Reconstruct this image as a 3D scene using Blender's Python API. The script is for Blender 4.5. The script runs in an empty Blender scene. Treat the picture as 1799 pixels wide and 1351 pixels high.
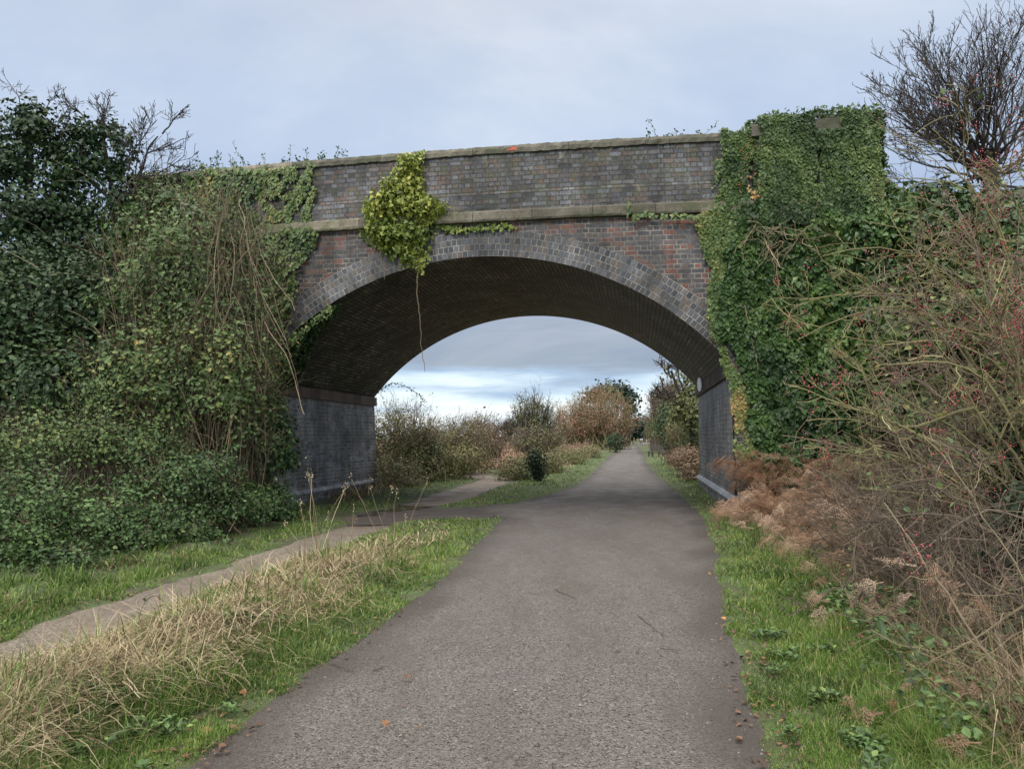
import bpy, math
import numpy as np
rng = np.random.default_rng(11)
D2R = math.pi/180
scene = bpy.context.scene
COL = scene.collection

# ------------------------------------------------------------------ camera geometry
H = 1.65; FPX = 1276.1; PITCH = .0745; ROLL = .0194
Fv = np.array([0, math.cos(PITCH), math.sin(PITCH)])
U0 = np.array([0, -math.sin(PITCH), math.cos(PITCH)])
R0 = np.array([1., 0, 0])
Rv = R0*math.cos(ROLL)-U0*math.sin(ROLL)
Uv = R0*math.sin(ROLL)+U0*math.cos(ROLL)
CAM = np.array([0, 0, H])
def ray(px, py): return Fv+Rv*(px-899.5)/FPX-Uv*(py-675.5)/FPX
def gp(px, py, z=0.):
    d = ray(px, py); k = (z-H)/d[2]; return CAM+d*k
def at(px, py, D):
    d = ray(px, py); return CAM+d*(D/d[1])
# bridge frame
BX, BY, YAW, LB = -.793, 16.2, .1685, 8.28
cy_, sy_ = math.cos(YAW), math.sin(YAW)
ES = np.array([cy_, -sy_, 0]); ET = np.array([sy_, cy_, 0])
def bp(s, t, z):
    s, t, z = np.broadcast_arrays(np.asarray(s, float), np.asarray(t, float), np.asarray(z, float))
    return np.stack([BX+s*cy_+t*sy_, BY-s*sy_+t*cy_, z], -1)
def to_st(x, y):
    return (x-BX)*cy_-(y-BY)*sy_, (x-BX)*sy_+(y-BY)*cy_
def face(px, py, t=0.):
    d = ray(px, py); O = bp(0, t, 0); k = ((O-CAM)@ET)/(d@ET); P = CAM+d*k
    return (P-O)@ES, P[2]

# ------------------------------------------------------------------ helpers
_ph = np.random.default_rng(5).uniform(0, 6.28, (40,))
_dr = np.random.default_rng(6).normal(size=(40, 3)); _dr /= np.linalg.norm(_dr, axis=1)[:, None]
def noise(P, f=1., seed=0):
    P = np.asarray(P, float)*f; o = 0
    for i in range(6):
        j = (i*3+seed*7) % 40; k = _dr[j]*(1+.45*i)
        o = o+np.sin(P@k*2.2+_ph[(j+seed) % 40]+1.3*np.sin(P@_dr[(j+5) % 40]*1.7+_ph[(j+9) % 40]))/(1+.35*i)
    return o/2.6
def sstep(a, b, x):
    t = np.clip((x-a)/(b-a), 0, 1); return t*t*(3-2*t)
def unit(v): return v/np.maximum(np.linalg.norm(v, axis=-1, keepdims=True), 1e-9)

class G:
    """collects geometry for one mesh"""
    def __init__(s): s.V = []; s.F = {}; s.T = []; s.UV = {}; s.n = 0
    def add(s, V, F, tint=None, uv=None):
        V = np.asarray(V, float).reshape(-1, 3); F = np.asarray(F, int)
        if not len(V): return
        s.V.append(V); s.F.setdefault(F.shape[1], []).append(F+s.n)
        s.T.append(np.broadcast_to(np.asarray(0. if tint is None else tint, float), (len(V),)).copy())
        if uv is not None: s.UV[s.n] = np.asarray(uv, float).reshape(-1, 2)
        s.n += len(V)
    def build(s, name, mat, parent=None, smooth=False, origin=None):
        V = np.concatenate(s.V)
        UVv = np.zeros((s.n, 2))
        for k, u in s.UV.items(): UVv[k:k+len(u)] = u
        if parent is not None:
            V = V-np.array(parent.location)
        off = np.zeros(3)
        if parent is None and origin is not None: off = np.array(origin, float); V = V-off
        idx = []; st = []; tot = []; c = 0
        for k, fl in s.F.items():
            f = np.concatenate(fl); idx.append(f.ravel()); st.append(c+np.arange(len(f))*k); tot.append(np.full(len(f), k)); c += f.size
        idx = np.concatenate(idx); st = np.concatenate(st); tot = np.concatenate(tot)
        me = bpy.data.meshes.new(name)
        me.vertices.add(len(V)); me.vertices.foreach_set('co', V.astype(np.float32).ravel())
        me.loops.add(len(idx)); me.loops.foreach_set('vertex_index', idx.astype(np.int32))
        me.polygons.add(len(st)); me.polygons.foreach_set('loop_start', st.astype(np.int32)); me.polygons.foreach_set('loop_total', tot.astype(np.int32))
        me.polygons.foreach_set('use_smooth', np.full(len(st), smooth))
        a = me.attributes.new('tint', 'FLOAT', 'POINT'); a.data.foreach_set('value', np.concatenate(s.T).astype(np.float32))
        if s.UV:
            ul = me.uv_layers.new(name='UVMap'); ul.data.foreach_set('uv', UVv[idx].astype(np.float32).ravel())
        me.update(calc_edges=True)
        me.materials.append(mat)
        o = bpy.data.objects.new(name, me); COL.objects.link(o)
        if parent is not None: o.parent = parent
        else: o.location = off
        return o

def tag(o, label, cat, group=None):
    o['label'] = label; o['category'] = cat
    if group: o['group'] = group
    return o
def thing(name, label, cat, loc, group=None):
    o = bpy.data.objects.new(name, None); COL.objects.link(o); o.location = tuple(float(v) for v in loc)
    o.empty_display_size = .2
    return tag(o, label, cat, group)

def box(g, s0, s1, t0, t1, z0, z1, tint=0., uvs=1.):
    """box in bridge coordinates with metre UVs"""
    q = lambda a, b, c, d, uv: g.add(np.array([a, b, c, d]), [[0, 1, 2, 3]], tint, uv)
    p = lambda s, t, z: bp(s, t, z)
    q(p(s0, t0, z0), p(s1, t0, z0), p(s1, t0, z1), p(s0, t0, z1), [(s0, z0), (s1, z0), (s1, z1), (s0, z1)])
    q(p(s1, t1, z0), p(s0, t1, z0), p(s0, t1, z1), p(s1, t1, z1), [(s1, z0), (s0, z0), (s0, z1), (s1, z1)])
    q(p(s1, t0, z0), p(s1, t1, z0), p(s1, t1, z1), p(s1, t0, z1), [(t0, z0), (t1, z0), (t1, z1), (t0, z1)])
    q(p(s0, t1, z0), p(s0, t0, z0), p(s0, t0, z1), p(s0, t1, z1), [(t1, z0), (t0, z0), (t0, z1), (t1, z1)])
    q(p(s0, t0, z1), p(s1, t0, z1), p(s1, t1, z1), p(s0, t1, z1), [(s0, t0), (s1, t0), (s1, t1), (s0, t1)])
    q(p(s0, t1, z0), p(s1, t1, z0), p(s1, t0, z0), p(s0, t0, z0), [(s0, t1), (s1, t1), (s1, t0), (s0, t0)])
def prof(g, S, prof_fn, uvfn=None, tint=0., jit=0.):
    """sweep closed (t,z) profile along s; prof_fn(s)->(k,2)"""
    A = np.array([prof_fn(s) for s in S]); n, k, _ = A.shape
    if jit: A = A+np.repeat(rng.normal(0, jit, (n, k, 2)), 1, 0)
    A = np.concatenate([A, A[:, :1]], 1)
    L = np.concatenate([[0], np.cumsum(np.linalg.norm(np.diff(A[0], axis=0), axis=1))])
    V = bp(np.repeat(S, k+1), A[:, :, 0].ravel(), A[:, :, 1].ravel())
    uv = np.stack([np.repeat(S, k+1), np.tile(L, n)], 1)
    i = np.arange(n-1)[:, None]*(k+1)+np.arange(k)[None]; i = i.ravel()
    g.add(V, np.stack([i, i+1, i+k+2, i+k+1], 1), tint, uv)
    for e in (0, n-1):
        P = bp(np.full(k, S[e]), A[e, :k, 0], A[e, :k, 1])
        f = np.arange(k) if e == 0 else np.arange(k)[::-1]
        g.add(P, [list(f)], tint, A[e, :k])

def tubes(g, P, R, sides=3, tint=0.):
    P = np.asarray(P, float); N, K, _ = P.shape
    if N == 0: return
    R = np.broadcast_to(np.asarray(R, float), (N, K))
    T = np.gradient(P, axis=1); T = unit(T)
    ref = np.where(np.abs(T[..., 2:3]) > .9, np.array([1., 0, 0]), np.array([0, 0, 1.]))
    A = unit(np.cross(T, ref)); B = np.cross(T, A)
    an = np.arange(sides)*2*math.pi/sides
    V = P[:, :, None]+R[:, :, None, None]*(A[:, :, None]*np.cos(an)[:, None]+B[:, :, None]*np.sin(an)[:, None])
    base = (np.arange(N)[:, None, None]*K+np.arange(K-1)[None, :, None])*sides
    j = np.arange(sides)[None, None]; j2 = (j+1) % sides
    F = np.stack([base+j, base+j2, base+sides+j2, base+sides+j], -1).reshape(-1, 4)
    t = np.broadcast_to(np.asarray(tint, float).reshape(-1, 1) if np.ndim(tint) else np.full((N, 1), float(tint)), (N, K*sides)).ravel()
    g.add(V.reshape(-1, 3), F, t)

SH_IVY = np.array([(0, -.12, 0), (.5, -.02, .06), (.34, .42, .0), (0, 1, -.1), (-.34, .42, 0), (-.5, -.02, .06)])
SH_OV = np.array([(0, 0, 0), (.36, .35, .1), (.25, .75, .05), (0, 1.05, -.08), (-.25, .75, .05), (-.36, .35, .1)])
SH_Q = np.array([(0, 0, 0), (.4, .45, .12), (0, 1, 0), (-.4, .45, .12)])
def leaves(g, P, N, T, size, tint, shape=SH_Q):
    P = np.asarray(P); n = len(P)
    if n == 0: return
    N = unit(N); B = unit(np.cross(T, N)); T = np.cross(N, B)
    size = np.broadcast_to(np.asarray(size, float), (n,))
    V = P[:, None]+size[:, None, None]*(shape[None, :, 0:1]*B[:, None]+shape[None, :, 1:2]*T[:, None]+shape[None, :, 2:3]*N[:, None])
    m = len(shape); b = np.arange(n)[:, None]*m
    tt = np.repeat(np.broadcast_to(np.asarray(tint, float), (n,)), m)
    if m == 4:
        F = np.concatenate([b+np.array([0, 1, 2]), b+np.array([0, 2, 3])])
    else:
        h = m//2
        F = np.concatenate([b+np.arange(0, h+1), b+np.array([0]+list(range(h, m)))])
    g.add(V.reshape(-1, 3), F, tt)

def blades(g, P, h, w, az, lean, curl, tint, K=3, kink=0.):
    """grass ribbons: base P, height h, width w, lean direction az"""
    n = len(P)
    if n == 0: return
    u = np.linspace(0, 1, K+1)
    dr = np.stack([np.cos(az), np.sin(az), 0*az], 1)
    fa = az+math.pi/2+rng.normal(0, .6, n); side = np.stack([np.cos(fa), np.sin(fa), 0*fa], 1)
    ang = lean[:, None]+curl[:, None]*u[None]            # angle from vertical
    if kink: ang = ang+(u[None] > rng.uniform(.15, 1., (n, 1)))*np.abs(rng.normal(0, kink, (n, 1)))+np.cumsum(rng.normal(0, kink*.12, (n, K+1)), 1)
    seg = (h/K)[:, None]
    dx = np.concatenate([np.zeros((n, 1)), np.cumsum(np.sin(ang[:, :-1])*seg, 1)], 1)
    dz = np.concatenate([np.zeros((n, 1)), np.cumsum(np.cos(ang[:, :-1])*seg, 1)], 1)
    dz = np.maximum(dz, .004)
    Cn = P[:, None]+dr[:, None]*dx[..., None]+np.array([0, 0, 1.])*dz[..., None]
    wd = (w[:, None]*(1-u[None]**2*.85))[..., None]*.5*side[:, None]
    L = Cn-wd; Rr = Cn+wd
    V = np.empty((n, 2*K+1, 3)); V[:, 0:2*K:2] = L[:, :K]; V[:, 1:2*K:2] = Rr[:, :K]; V[:, 2*K] = Cn[:, K]
    b = np.arange(n)[:, None]*(2*K+1)
    t = np.repeat(tint, 2*K+1)
    F4 = np.concatenate([b+np.array([2*k, 2*k+1, 2*k+3, 2*k+2]) for k in range(K-1)]) if K > 1 else None
    g.add(V.reshape(-1, 3), b+np.array([2*K-2, 2*K-1, 2*K]), t)
    if F4 is not None:
        g.F.setdefault(4, []).append(F4+g.n-len(V.reshape(-1, 3)))

def grow(P0, Dr, Ln, K=6, wob=.25, trop=(0, 0, .1)):
    N = len(P0); P = np.empty((N, K, 3)); P[:, 0] = P0; d = unit(np.asarray(Dr, float)); st = np.asarray(Ln)/(K-1)
    trop = np.asarray(trop, float)
    for k in range(1, K):
        d = unit(d+rng.normal(0, wob, (N, 3))/math.sqrt(K)*1.6+trop/K*2)
        P[:, k] = P[:, k-1]+d*st[:, None]
    return P
def kids(P, R, per, ang=(25, 60), lf=(.4, .7), rf=.6, lo=.2, up=0.):
    N, K, _ = P.shape
    i = np.repeat(np.arange(N), per); M = len(i)
    u = rng.uniform(lo, 1, M)*(K-1.001); k = u.astype(int); fr = (u-k)[:, None]
    p = P[i, k]*(1-fr)+P[i, k+1]*fr
    T = unit(P[i, k+1]-P[i, k])
    q = unit(np.cross(T, rng.normal(size=(M, 3))))
    a = rng.uniform(ang[0], ang[1], M)[:, None]*D2R
    d = T*np.cos(a)+q*np.sin(a); d[:, 2] += up
    Ln = np.linalg.norm(np.diff(P, axis=1), axis=2).sum(1)[i]*rng.uniform(lf[0], lf[1], M)*(1.15-.5*u/(K-1))
    rr = R[i, k]*rf
    return p, d, Ln, rr
def branching(P0, D0, L0, r0, spec, K0=7, wob=.25, trop=(0, 0, .1), rmin=.004):
    """returns list of (P, R) per level"""
    P = grow(P0, D0, L0, K0, wob, trop); R = np.linspace(1, .45, K0)[None]*np.broadcast_to(np.asarray(r0, float), (len(P0),))[:, None]
    out = [(P, R)]
    for (per, ang, lf, rf, lo, up, K) in spec:
        p, d, Ln, rr = kids(P, R, per, ang, lf, rf, lo, up)
        P = grow(p, d, Ln, K, wob*1.2, trop); R = np.maximum(np.linspace(1, .5, K)[None]*rr[:, None], rmin)
        out.append((P, R))
    return out

# ------------------------------------------------------------------ materials
def newmat(name):
    m = bpy.data.materials.new(name); m.use_nodes = True; nt = m.node_tree
    for n in list(nt.nodes): nt.nodes.remove(n)
    return m, nt, nt.nodes, nt.links
def N_(nd, typ, **kw):
    n = nd.new(typ)
    for k, v in kw.items():
        if k[0] == '_': setattr(n, k[1:], v)
        else: n.inputs[k.replace('__', ' ')].default_value = v
    return n
def ramp(nd, stops, interp='LINEAR'):
    r = nd.new('ShaderNodeValToRGB'); e = r.color_ramp.elements; r.color_ramp.interpolation = interp
    while len(e) > 1: e.remove(e[-1])
    e[0].position = stops[0][0]; e[0].color = (*stops[0][1], 1)
    for p, c in stops[1:]:
        x = e.new(p); x.color = (*c, 1)
    return r
def mixc(nd, lk, fac, a, b, mode='MIX'):
    m = nd.new('ShaderNodeMix'); m.data_type = 'RGBA'; m.blend_type = mode
    for sock, v in ((0, fac), (6, a), (7, b)):
        if hasattr(v, 'is_output') or hasattr(v, 'links'): lk.new(v, m.inputs[sock])
        elif sock == 0: m.inputs[0].default_value = v
        else: m.inputs[sock].default_value = (*v, 1)
    return m.outputs[2]
def leafmat(name, cols, rough=.5, trans=.09, spec=.28):
    m, nt, nd, lk = newmat(name)
    a = N_(nd, 'ShaderNodeAttribute', _attribute_name='tint')
    n = len(cols); r = ramp(nd, [(i/(n-1), c) for i, c in enumerate(cols)]); lk.new(a.outputs['Fac'], r.inputs[0])
    b = N_(nd, 'ShaderNodeBsdfPrincipled', Roughness=rough); b.inputs['Specular IOR Level'].default_value = spec
    lk.new(r.outputs[0], b.inputs['Base Color']); out = nd.new('ShaderNodeOutputMaterial')
    if trans > 0:
        t = nd.new('ShaderNodeBsdfTranslucent'); lk.new(r.outputs[0], t.inputs[0])
        mx = nd.new('ShaderNodeMixShader'); mx.inputs[0].default_value = trans
        lk.new(b.outputs[0], mx.inputs[1]); lk.new(t.outputs[0], mx.inputs[2]); lk.new(mx.outputs[0], out.inputs[0])
    else: lk.new(b.outputs[0], out.inputs[0])
    return m

def brickmat(name, cols, mortar, bw=.28, rh=.107, offs=.5, squash=.5, msz=.012, dirt=.5, moss=0., rough=.55, bump=.5, wash=.0):
    m, nt, nd, lk = newmat(name)
    uv = nd.new('ShaderNodeUVMap')
    geo = nd.new('ShaderNodeNewGeometry')
    nz = N_(nd, 'ShaderNodeTexNoise', Scale=1.3, Detail=3.); lk.new(uv.outputs[0], nz.inputs['Vector'])
    # gentle irregularity of the courses
    vs = nd.new('ShaderNodeVectorMath'); vs.operation = 'SUBTRACT'; lk.new(nz.outputs['Color'], vs.inputs[0]); vs.inputs[1].default_value = (.5, .5, .5)
    nz2 = N_(nd, 'ShaderNodeTexNoise', Scale=9., Detail=2.); lk.new(uv.outputs[0], nz2.inputs['Vector'])
    vs2 = nd.new('ShaderNodeVectorMath'); vs2.operation = 'SUBTRACT'; lk.new(nz2.outputs['Color'], vs2.inputs[0]); vs2.inputs[1].default_value = (.5, .5, .5)
    sc = nd.new('ShaderNodeVectorMath'); sc.operation = 'SCALE'; lk.new(vs.outputs[0], sc.inputs[0]); sc.inputs['Scale'].default_value = .035
    sc2 = nd.new('ShaderNodeVectorMath'); sc2.operation = 'SCALE'; lk.new(vs2.outputs[0], sc2.inputs[0]); sc2.inputs['Scale'].default_value = .016
    ad = nd.new('ShaderNodeVectorMath'); ad.operation = 'ADD'; lk.new(sc.outputs[0], ad.inputs[0]); lk.new(sc2.outputs[0], ad.inputs[1])
    ad2 = nd.new('ShaderNodeVectorMath'); ad2.operation = 'ADD'; lk.new(ad.outputs[0], ad2.inputs[0]); lk.new(uv.outputs[0], ad2.inputs[1])
    br = N_(nd, 'ShaderNodeTexBrick', Scale=1., Bias=0., _offset=offs, _squash=squash, _squash_frequency=2, _offset_frequency=2)
    br.inputs['Brick Width'].default_value = bw; br.inputs['Row Height'].default_value = rh
    br.inputs['Mortar Size'].default_value = msz; br.inputs['Mortar Smooth'].default_value = .35
    br.inputs['Color1'].default_value = (0, 0, 0, 1); br.inputs['Color2'].default_value = (1, 1, 1, 1); br.inputs['Mortar'].default_value = (.5, .5, .5, 1)
    lk.new(ad2.outputs[0], br.inputs['Vector'])
    # patches where one colour of brick prevails
    np_ = N_(nd, 'ShaderNodeTexNoise', Scale=.8, Detail=2.); lk.new(uv.outputs[0], np_.inputs['Vector'])
    mm = nd.new('ShaderNodeMath'); mm.operation = 'MULTIPLY_ADD'; lk.new(np_.outputs[0], mm.inputs[0]); mm.inputs[1].default_value = .9; mm.inputs[2].default_value = -.45
    aa = nd.new('ShaderNodeMath'); aa.operation = 'ADD'; aa.use_clamp = True; lk.new(br.outputs['Color'], aa.inputs[0]); lk.new(mm.outputs[0], aa.inputs[1])
    n = len(cols); r = ramp(nd, [(i/(n-1), c) for i, c in enumerate(cols)]); lk.new(aa.outputs[0], r.inputs[0])
    fine = N_(nd, 'ShaderNodeTexNoise', Scale=28., Detail=6., Roughness=.7); lk.new(uv.outputs[0], fine.inputs['Vector'])
    fr = ramp(nd, [(.3, (.4, .4, .4)), (.5, (.95, .95, .95)), (.7, (1.7, 1.66, 1.6))]); lk.new(fine.outputs[0], fr.inputs[0])
    c1 = mixc(nd, lk, 1., r.outputs[0], fr.outputs[0], 'MULTIPLY')
    # mortar patchy: missing in places
    mr = ramp(nd, [(.35, tuple(v*.25 for v in mortar)), (.6, mortar)])
    mn = N_(nd, 'ShaderNodeTexNoise', Scale=2.2, Detail=5., Roughness=.7); lk.new(uv.outputs[0], mn.inputs['Vector']); lk.new(mn.outputs[0], mr.inputs[0])
    c2 = mixc(nd, lk, br.outputs['Fac'], c1, mr.outputs[0])
    dn = N_(nd, 'ShaderNodeTexNoise', Scale=.7, Detail=7., Roughness=.68); lk.new(uv.outputs[0], dn.inputs['Vector'])
    dr = ramp(nd, [(.38, (1-dirt,)*3), (.62, (1.1, 1.1, 1.1))]); lk.new(dn.outputs[0], dr.inputs[0])
    c3 = mixc(nd, lk, 1., c2, dr.outputs[0], 'MULTIPLY')
    sm = nd.new('ShaderNodeMapping'); sm.inputs['Scale'].default_value = (2.6, .28, 1); lk.new(uv.outputs[0], sm.inputs[0])
    sn = N_(nd, 'ShaderNodeTexNoise', Scale=1., Detail=7., Roughness=.7); lk.new(sm.outputs[0], sn.inputs['Vector'])
    sr = ramp(nd, [(.4, (.5, .49, .47)), (.56, (1.08, 1.08, 1.08))]); lk.new(sn.outputs[0], sr.inputs[0])
    c3 = mixc(nd, lk, .8, c3, sr.outputs[0], 'MULTIPLY')
    if wash > 0:
        wn = N_(nd, 'ShaderNodeTexNoise', Scale=1.6, Detail=8., Roughness=.75); wn.inputs['Distortion'].default_value = .6
        mp = nd.new('ShaderNodeMapping'); mp.inputs['Scale'].default_value = (1.6, .7, 1); mp.inputs['Location'].default_value = (7, 3, 0)
        lk.new(uv.outputs[0], mp.inputs[0]); lk.new(mp.outputs[0], wn.inputs['Vector'])
        wr = ramp(nd, [(.6, (0, 0, 0)), (.72, (wash,)*3)]); lk.new(wn.outputs[0], wr.inputs[0])
        c3 = mixc(nd, lk, wr.outputs[0], c3, (.42, .41, .40))
    if moss > 0:
        gn = N_(nd, 'ShaderNodeTexNoise', Scale=2.5, Detail=8., Roughness=.75)
        mp = nd.new('ShaderNodeMapping'); mp.inputs['Location'].default_value = (31, 17, 0); lk.new(uv.outputs[0], mp.inputs[0]); lk.new(mp.outputs[0], gn.inputs['Vector'])
        gr = ramp(nd, [(.5, (0, 0, 0)), (.66, (moss,)*3)]); lk.new(gn.outputs[0], gr.inputs[0])
        c3 = mixc(nd, lk, gr.outputs[0], c3, (.055, .07, .025))
    b = N_(nd, 'ShaderNodeBsdfPrincipled', Roughness=rough); lk.new(c3, b.inputs['Base Color'])
    b.inputs['Specular IOR Level'].default_value = .3
    inv = nd.new('ShaderNodeMath'); inv.operation = 'MULTIPLY_ADD'; lk.new(br.outputs['Fac'], inv.inputs[0]); inv.inputs[1].default_value = -1.; inv.inputs[2].default_value = 1.
    hh = nd.new('ShaderNodeMath'); hh.operation = 'MULTIPLY_ADD'; lk.new(fine.outputs[0], hh.inputs[0]); hh.inputs[1].default_value = .5; lk.new(inv.outputs[0], hh.inputs[2])
    h3 = nd.new('ShaderNodeMath'); h3.operation = 'MULTIPLY_ADD'; lk.new(br.outputs['Color'], h3.inputs[0]); h3.inputs[1].default_value = .5; lk.new(hh.outputs[0], h3.inputs[2])
    bm = N_(nd, 'ShaderNodeBump', Strength=bump, Distance=.012); lk.new(h3.outputs[0], bm.inputs['Height']); lk.new(bm.outputs[0], b.inputs['Normal'])
    out = nd.new('ShaderNodeOutputMaterial'); lk.new(b.outputs[0], out.inputs[0])
    return m
def stonemat(name, stops, scale=3., rough=.85, bump=.4, joint=None, moss=(.06, .075, .025), mossamt=.6):
    m, nt, nd, lk = newmat(name)
    uv = nd.new('ShaderNodeTexCoord')
    n1 = N_(nd, 'ShaderNodeTexNoise', Scale=scale, Detail=8., Roughness=.7); lk.new(uv.outputs['Object'], n1.inputs['Vector'])
    r = ramp(nd, stops); lk.new(n1.outputs[0], r.inputs[0])
    n2 = N_(nd, 'ShaderNodeTexNoise', Scale=45., Detail=5., Roughness=.8); lk.new(uv.outputs['Object'], n2.inputs['Vector'])
    r2 = ramp(nd, [(.35, (.5,)*3), (.5, (1.,)*3), (.68, (1.9, 1.85, 1.7))]); lk.new(n2.outputs[0], r2.inputs[0])
    c = mixc(nd, lk, 1., r.outputs[0], r2.outputs[0], 'MULTIPLY')
    n3 = N_(nd, 'ShaderNodeTexNoise', Scale=1.1, Detail=7., Roughness=.7); lk.new(uv.outputs['Object'], n3.inputs['Vector'])
    r3 = ramp(nd, [(.5, (0,)*3), (.62, (mossamt,)*3)]); lk.new(n3.outputs[0], r3.inputs[0])
    c = mixc(nd, lk, r3.outputs[0], c, moss)
    if joint:
        u = nd.new('ShaderNodeUVMap'); br = N_(nd, 'ShaderNodeTexBrick', Scale=1., _offset=0.)
        br.inputs['Brick Width'].default_value = joint; br.inputs['Row Height'].default_value = 50.; br.inputs['Mortar Size'].default_value = .008
        br.inputs['Color1'].default_value = (.6, .6, .6, 1); br.inputs['Color2'].default_value = (1.25, 1.22, 1.2, 1); br.inputs['Mortar'].default_value = (.2, .2, .2, 1)
        lk.new(u.outputs[0], br.inputs['Vector']); c = mixc(nd, lk, 1., c, br.outputs['Color'], 'MULTIPLY')
    b = N_(nd, 'ShaderNodeBsdfPrincipled', Roughness=rough); lk.new(c, b.inputs['Base Color'])
    bm = N_(nd, 'ShaderNodeBump', Strength=bump, Distance=.02); lk.new(n2.outputs[0], bm.inputs['Height']); lk.new(bm.outputs[0], b.inputs['Normal'])
    out = nd.new('ShaderNodeOutputMaterial'); lk.new(b.outputs[0], out.inputs[0])
    return m
def plain(name, c, rough=.7, var=.3, scale=12.):
    m, nt, nd, lk = newmat(name)
    tc = nd.new('ShaderNodeTexCoord'); n1 = N_(nd, 'ShaderNodeTexNoise', Scale=scale, Detail=5.); lk.new(tc.outputs['Object'], n1.inputs['Vector'])
    r = ramp(nd, [(.3, tuple(v*(1-var) for v in c)), (.7, tuple(v*(1+var) for v in c))]); lk.new(n1.outputs[0], r.inputs[0])
    b = N_(nd, 'ShaderNodeBsdfPrincipled', Roughness=rough); lk.new(r.outputs[0], b.inputs['Base Color'])
    out = nd.new('ShaderNodeOutputMaterial'); lk.new(b.outputs[0], out.inputs[0])
    return m

BLUE = [(.035, .038, .05), (.07, .075, .095), (.10, .105, .13), (.075, .075, .09), (.13, .13, .15), (.10, .075, .07), (.09, .09, .11)]
MB_par = brickmat('blue_engineering_brick_weathered', [(.035, .037, .045), (.085, .09, .105), (.165, .175, .20), (.075, .072, .078), (.11, .10, .095), (.13, .085, .07), (.15, .155, .175)], (.10, .092, .07), dirt=.55, moss=.55, msz=.013, wash=.5, bump=1.)
MB_spa = brickmat('mixed_blue_and_red_brick', [(.04, .041, .046), (.075, .076, .083), (.105, .098, .10), (.055, .052, .06), (.13, .08, .07), (.20, .08, .06), (.105, .10, .107)], (.30, .275, .23), dirt=.55, msz=.013, wash=.3, bump=.9)
MB_ring = brickmat('arch_ring_header_brick', [(.038, .042, .05), (.08, .086, .10), (.13, .138, .155), (.065, .066, .072), (.11, .11, .112), (.14, .105, .09), (.095, .10, .112)], (.34, .33, .295), bw=.122, rh=.145, offs=.35, squash=1., msz=.011, dirt=.5, wash=.3, bump=.9)
MB_sof = brickmat('sooty_soffit_brick', [(.055, .052, .05), (.11, .103, .097), (.21, .19, .17), (.13, .12, .11), (.30, .26, .22)], (.012, .011, .01), dirt=.7, msz=.018, moss=.35, bump=1., wash=.3)
MB_pier = brickmat('blue_pier_brick', [(.075, .078, .09), (.16, .165, .185), (.26, .265, .29), (.17, .165, .17), (.24, .20, .18), (.34, .34, .35)], (.52, .51, .48), dirt=.6, msz=.013, bump=1., wash=.4, moss=.3)
M_cope = stonemat('mossy_concrete_coping', [(.35, (.07, .065, .05)), (.6, (.17, .155, .12))], 2.5, joint=2.2)
M_string = stonemat('stained_stone_string_course', [(.3, (.075, .066, .05)), (.5, (.15, .135, .10)), (.7, (.25, .23, .175))], 1.8, joint=1.35, mossamt=.75)
M_imp = stonemat('dark_impost_stone', [(.3, (.07, .055, .05)), (.5, (.13, .09, .075)), (.7, (.19, .13, .10))], 1.3, joint=.62, mossamt=.2)
M_plinth = stonemat('bullnose_plinth_brick', [(.3, (.13, .135, .145)), (.7, (.32, .33, .34))], 3., joint=.24, rough=.4, mossamt=.15)
M_red = plain('bright_red_brick', (.38, .09, .05), .8, .2, 30)

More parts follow.
